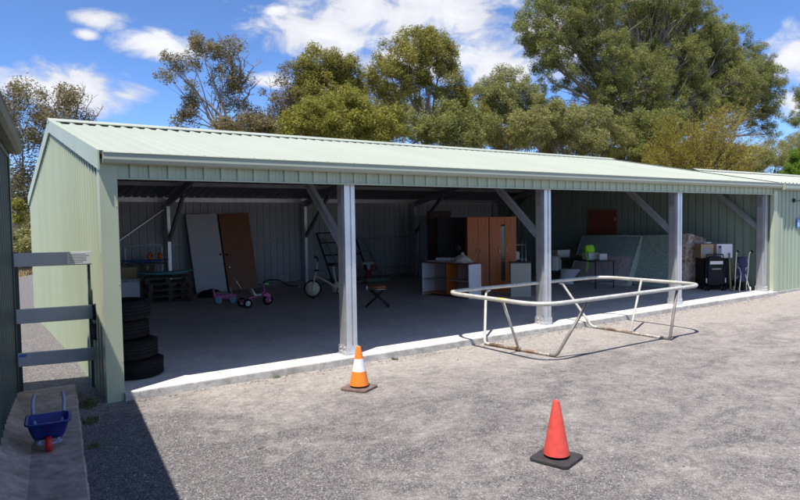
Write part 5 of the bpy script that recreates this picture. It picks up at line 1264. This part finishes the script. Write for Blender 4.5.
# dry grass on the verge: one mass
vs = []; fs = []
for k in range(9000):
    x = random.uniform(-2.5, 6); y = 23.0+abs(random.gauss(0, 2.0)); z0 = gz(x, y); h_ = random.uniform(.06, .22); d = random.uniform(0, 2*PI)
    o = len(vs); w = .02; vs += [(x-w*math.sin(d), y+w*math.cos(d), z0), (x+w*math.sin(d), y-w*math.cos(d), z0), (x+math.cos(d)*h_*.4, y+math.sin(d)*h_*.4, z0+h_)]; fs.append((o, o+1, o+2))
simple('dry_grass', (.34, .26, .12), .9, var=.4, scale=2.)
me = bpy.data.meshes.new('dry_grass'); me.from_pydata(vs, [], fs); me.materials.append(M['dry_grass']); o = bpy.data.objects.new('dry_grass', me); col.objects.link(o)
tag(o, 'dry straw coloured grass on the verge beyond the gravel', 'grass', kind='stuff')

# ------------------------------------------------------------------ light
sun_to = Vector((-.37, -.19, 1.0)).normalized()      # towards the sun
el = math.asin(sun_to.z); azr = math.atan2(sun_to.x, sun_to.y)
sd = bpy.data.lights.new('sun', 'SUN'); so = bpy.data.objects.new('sun', sd); col.objects.link(so)
sd.energy = 3.7; sd.angle = math.radians(.53); sd.color = (1., .945, .875)
so.rotation_euler = sun_to.to_track_quat('Z', 'Y').to_euler()
so.location = (0, 0, 20)
w = bpy.data.worlds.new('World'); scene.world = w; w.use_nodes = True; nt = w.node_tree
bgn = nt.nodes['Background']
sky = N(nt, 'ShaderNodeTexSky', sky_type='NISHITA'); sky.sun_disc = False; sky.sun_elevation = el; sky.sun_rotation = azr
sky.air_density = .75; sky.altitude = 2500; sky.dust_density = .0; sky.ozone_density = 5.0
tc = N(nt, 'ShaderNodeTexCoord'); sp = N(nt, 'ShaderNodeSeparateXYZ'); nt.links.new(tc.outputs['Generated'], sp.inputs[0])
az = math_(nt, 'ARCTAN2', sp.outputs[0], sp.outputs[1]); ele = math_(nt, 'ARCSINE', sp.outputs[2])
cb = N(nt, 'ShaderNodeCombineXYZ'); nt.links.new(az, cb.inputs[0]); nt.links.new(math_(nt, 'MULTIPLY', ele, 1.7), cb.inputs[1])
n1 = noise(nt, cb.outputs[0], 11., 10, .62, .5); n2 = noise(nt, cb.outputs[0], 3.2, 5, .55)
def azel(u, v):
    r = ray(u, v); r = r/np.linalg.norm(r); return math.atan2(r[0], r[1]), math.asin(r[2])
clouds = [(97, 20, 32, 11), (158, 44, 42, 17), (85, 34, 14, 8), (60, 88, 105, 25), (130, 94, 38, 16), (325, 36, 74, 30), (400, 14, 140, 42), (480, -10, 120, 30), (276, 10, 16, 8), (505, 66, 52, 28), (560, 40, 60, 40), (790, 58, 60, 32), (806, 102, 40, 18), (270, 80, 26, 9), (430, 60, 90, 26)]
mx = None
for (u, v, ru, rv) in clouds:
    a0, e0 = azel(u, v); a1, _ = azel(u+ru, v); _, e1_ = azel(u, v-rv)
    ra = abs(a1-a0); re = abs(e1_-e0)
    dx = math_(nt, 'DIVIDE', math_(nt, 'SUBTRACT', az, a0), ra); dy = math_(nt, 'DIVIDE', math_(nt, 'SUBTRACT', ele, e0), re)
    d2 = math_(nt, 'SQRT', math_(nt, 'ADD', math_(nt, 'MULTIPLY', dx, dx), math_(nt, 'MULTIPLY', dy, dy)))
    mk = math_(nt, 'SUBTRACT', 1., d2); mx = mk if mx is None else math_(nt, 'MAXIMUM', mx, mk)
# away from view, scattered cloud fills the unseen sky, thickened to neutralise ambient light
amb = math_(nt, 'SUBTRACT', math_(nt, 'MULTIPLY', n2, 2.2), 1.1)
away = math_(nt, 'GREATER_THAN', math_(nt, 'ABSOLUTE', math_(nt, 'SUBTRACT', az, .6)), .75)
amb2 = math_(nt, 'SUBTRACT', math_(nt, 'MULTIPLY', math_(nt, 'ADD', amb, 2.), away), 2.)
mx = math_(nt, 'MAXIMUM', mx, amb2)
dens = math_(nt, 'ADD', math_(nt, 'ADD', math_(nt, 'MULTIPLY', mx, 1.25), .10), math_(nt, 'MULTIPLY', math_(nt, 'SUBTRACT', n1, .5), 3.3))
mask = math_(nt, 'DIVIDE', math_(nt, 'SUBTRACT', dens, .0), .75, True)
mask = math_(nt, 'MULTIPLY', math_(nt, 'POWER', mask, 1.15), .93)
n3 = noise(nt, cb.outputs[0], 5., 6, .6)
ccol = ramp(nt, math_(nt, 'ADD', math_(nt, 'MULTIPLY', n3, .7), math_(nt, 'MULTIPLY', dens, .25)), [(.25, (5.6, 5.7, 6.1)), (.6, (8.4, 8.4, 8.5))])
# ramp clamps nothing above one in its own colour space: scale instead
hs_ = N(nt, 'ShaderNodeVectorMath', operation='SCALE'); cr2 = ramp(nt, math_(nt, 'ADD', math_(nt, 'MULTIPLY', n3, .7), math_(nt, 'MULTIPLY', dens, .25)), [(.30, (.58, .60, .67)), (.75, (.95, .95, .97))])
nt.links.new(cr2, hs_.inputs[0]); hs_.inputs['Scale'].default_value = 4.7
fin = mixc(nt, mask, mixc(nt, 1., sky.outputs[0], (.76, .865, .98), 'MULTIPLY'), hs_.outputs[0])
nt.links.new(fin, bgn.inputs['Color']); bgn.inputs['Strength'].default_value = .13

vs_ = scene.view_settings; vs_.view_transform = 'Standard'; vs_.look = 'None'; vs_.exposure = .90; vs_.gamma = 1.; vs_.use_curve_mapping = False
scene.render.engine = 'CYCLES'; scene.cycles.max_bounces = 12; scene.cycles.diffuse_bounces = 8
scene.render.resolution_x, scene.render.resolution_y = 1024, 640
